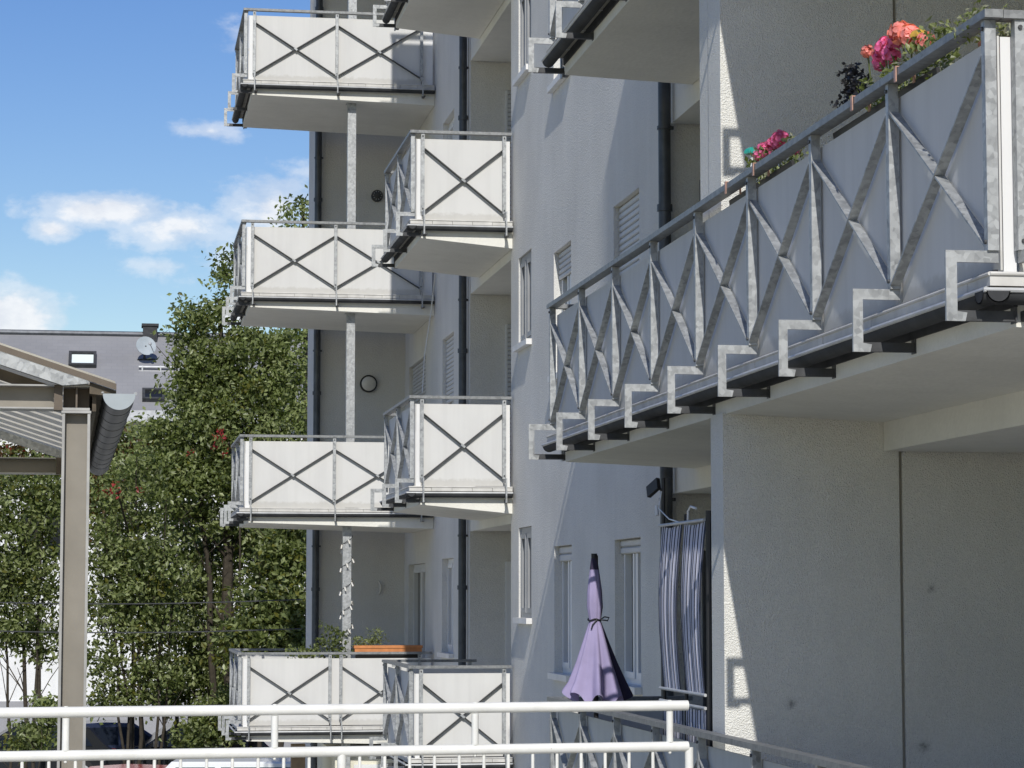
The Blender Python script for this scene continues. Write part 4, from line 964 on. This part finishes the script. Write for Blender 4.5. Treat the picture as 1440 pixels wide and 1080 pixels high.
# ================================================================== light, sky, camera
sun_to = Vector((-.165, -1.31, 1.0)).normalized()
EL = math.asin(sun_to.z); AZ = math.atan2(sun_to.x, sun_to.y)
ld = bpy.data.lights.new('sun', 'SUN'); ld.energy = 3.7; ld.angle = math.radians(.5); ld.color = (1.0, .965, .905)
lo = bpy.data.objects.new('sun', ld); lo.rotation_euler = (-sun_to).to_track_quat('-Z', 'Y').to_euler(); lo.location = (-20, -60, 60); C.objects.link(lo)
wd_ = bpy.data.worlds.new('World'); bpy.context.scene.world = wd_; wd_.use_nodes = True
t = wd_.node_tree; bg = t.nodes['Background']
sky = t.nodes.new('ShaderNodeTexSky'); sky.sky_type = 'NISHITA'; sky.sun_disc = False; sky.sun_elevation = EL; sky.sun_rotation = AZ % (2 * math.pi)
sky.air_density = 1.15; sky.dust_density = .35; sky.ozone_density = 2.0; sky.altitude = 200
tc = t.nodes.new('ShaderNodeTexCoord'); sx = t.nodes.new('ShaderNodeSeparateXYZ'); lk(t, tc.outputs['Generated'], sx.inputs[0])
def mth(op, a, b_=None, c=None):
    n = node(t, 'ShaderNodeMath', operation=op)
    for i, v in enumerate((a, b_, c)):
        if v is None: continue
        if isinstance(v, (int, float)): n.inputs[i].default_value = v
        else: lk(t, v, n.inputs[i])
    return n.outputs[0]
az = mth('ARCTAN2', sx.outputs[0], sx.outputs[1]); el = mth('ARCSINE', sx.outputs[2])
clouds = [(150, 295, 120, 30, 1.0), (75, 322, 42, 20, .9), (250, 320, 110, 38, .75), (390, 290, 100, 62, .85), (10, 450, 95, 62, 1.1), (470, 330, 120, 80, .8), (295, 185, 60, 18, .62), (225, 375, 70, 16, .45), (345, 375, 110, 70, .5), (330, 55, 50, 30, .5), (330, 440, 60, 30, .9), (-300, 250, 200, 60, 1), (900, 300, 300, 80, 1)]
tot = None
for (px, py, rx, ry, s) in clouds:
    r = ray(px, py); ln = math.sqrt(sum(c * c for c in r)); a0 = math.atan2(r[0], r[1]); e0 = math.asin(r[2] / ln)
    u = mth('DIVIDE', mth('SUBTRACT', az, a0), rx / F); v = mth('DIVIDE', mth('SUBTRACT', el, e0), ry / F)
    d = mth('SQRT', mth('ADD', mth('MULTIPLY', u, u), mth('MULTIPLY', v, v)))
    m_ = mth('MULTIPLY', mth('MAXIMUM', mth('SUBTRACT', 1.25, d), 0.0), s)
    tot = m_ if tot is None else mth('MAXIMUM', tot, m_)
mp = t.nodes.new('ShaderNodeMapping'); mp.inputs['Scale'].default_value = (1, 1, 1.7); lk(t, tc.outputs['Generated'], mp.inputs['Vector'])
n1 = node(t, 'ShaderNodeTexNoise', Scale=38, Detail=9, Roughness=.6); lk(t, mp.outputs['Vector'], n1.inputs['Vector'])
n2 = node(t, 'ShaderNodeTexNoise', Scale=110, Detail=6, Roughness=.6); lk(t, mp.outputs['Vector'], n2.inputs['Vector'])
dens = mth('ADD', mth('ADD', tot, mth('MULTIPLY', mth('SUBTRACT', n1.outputs['Fac'], .5), 1.5)), mth('MULTIPLY', mth('SUBTRACT', n2.outputs['Fac'], .5), .5))
dens = mth('MULTIPLY', dens, mth('GREATER_THAN', tot, .001))
cr = ramp(t, dens, [(.18, 0.0), (.6, .42), (1.05, .88)], 'EASE')
shade = ramp(t, n1.outputs['Fac'], [(.3, (7.2, 7.7, 8.8)), (.6, (10.6, 10.7, 10.9))])
hs = t.nodes.new('ShaderNodeHueSaturation'); hs.inputs['Saturation'].default_value = 1.36; hs.inputs['Hue'].default_value = .52; hs.inputs['Value'].default_value = 1.16; lk(t, sky.outputs[0], hs.inputs['Color'])
out = mixc(t, cr.outputs['Color'], hs.outputs[0], shade.outputs['Color'])
lk(t, out, bg.inputs['Color']); bg.inputs['Strength'].default_value = .085
cd = bpy.data.cameras.new('camera'); cam = bpy.data.objects.new('camera', cd); C.objects.link(cam)
cd.sensor_width = 36; cd.lens = F / 1440 * 36; cd.clip_start = .1; cd.clip_end = 2000
cam.location = (0, 0, 0); cam.rotation_euler = (math.radians(90) + PH, 0, -TH)
sc = bpy.context.scene; sc.camera = cam
sc.view_settings.view_transform = 'Standard'; sc.view_settings.look = 'None'; sc.view_settings.exposure = .1; sc.view_settings.gamma = 1
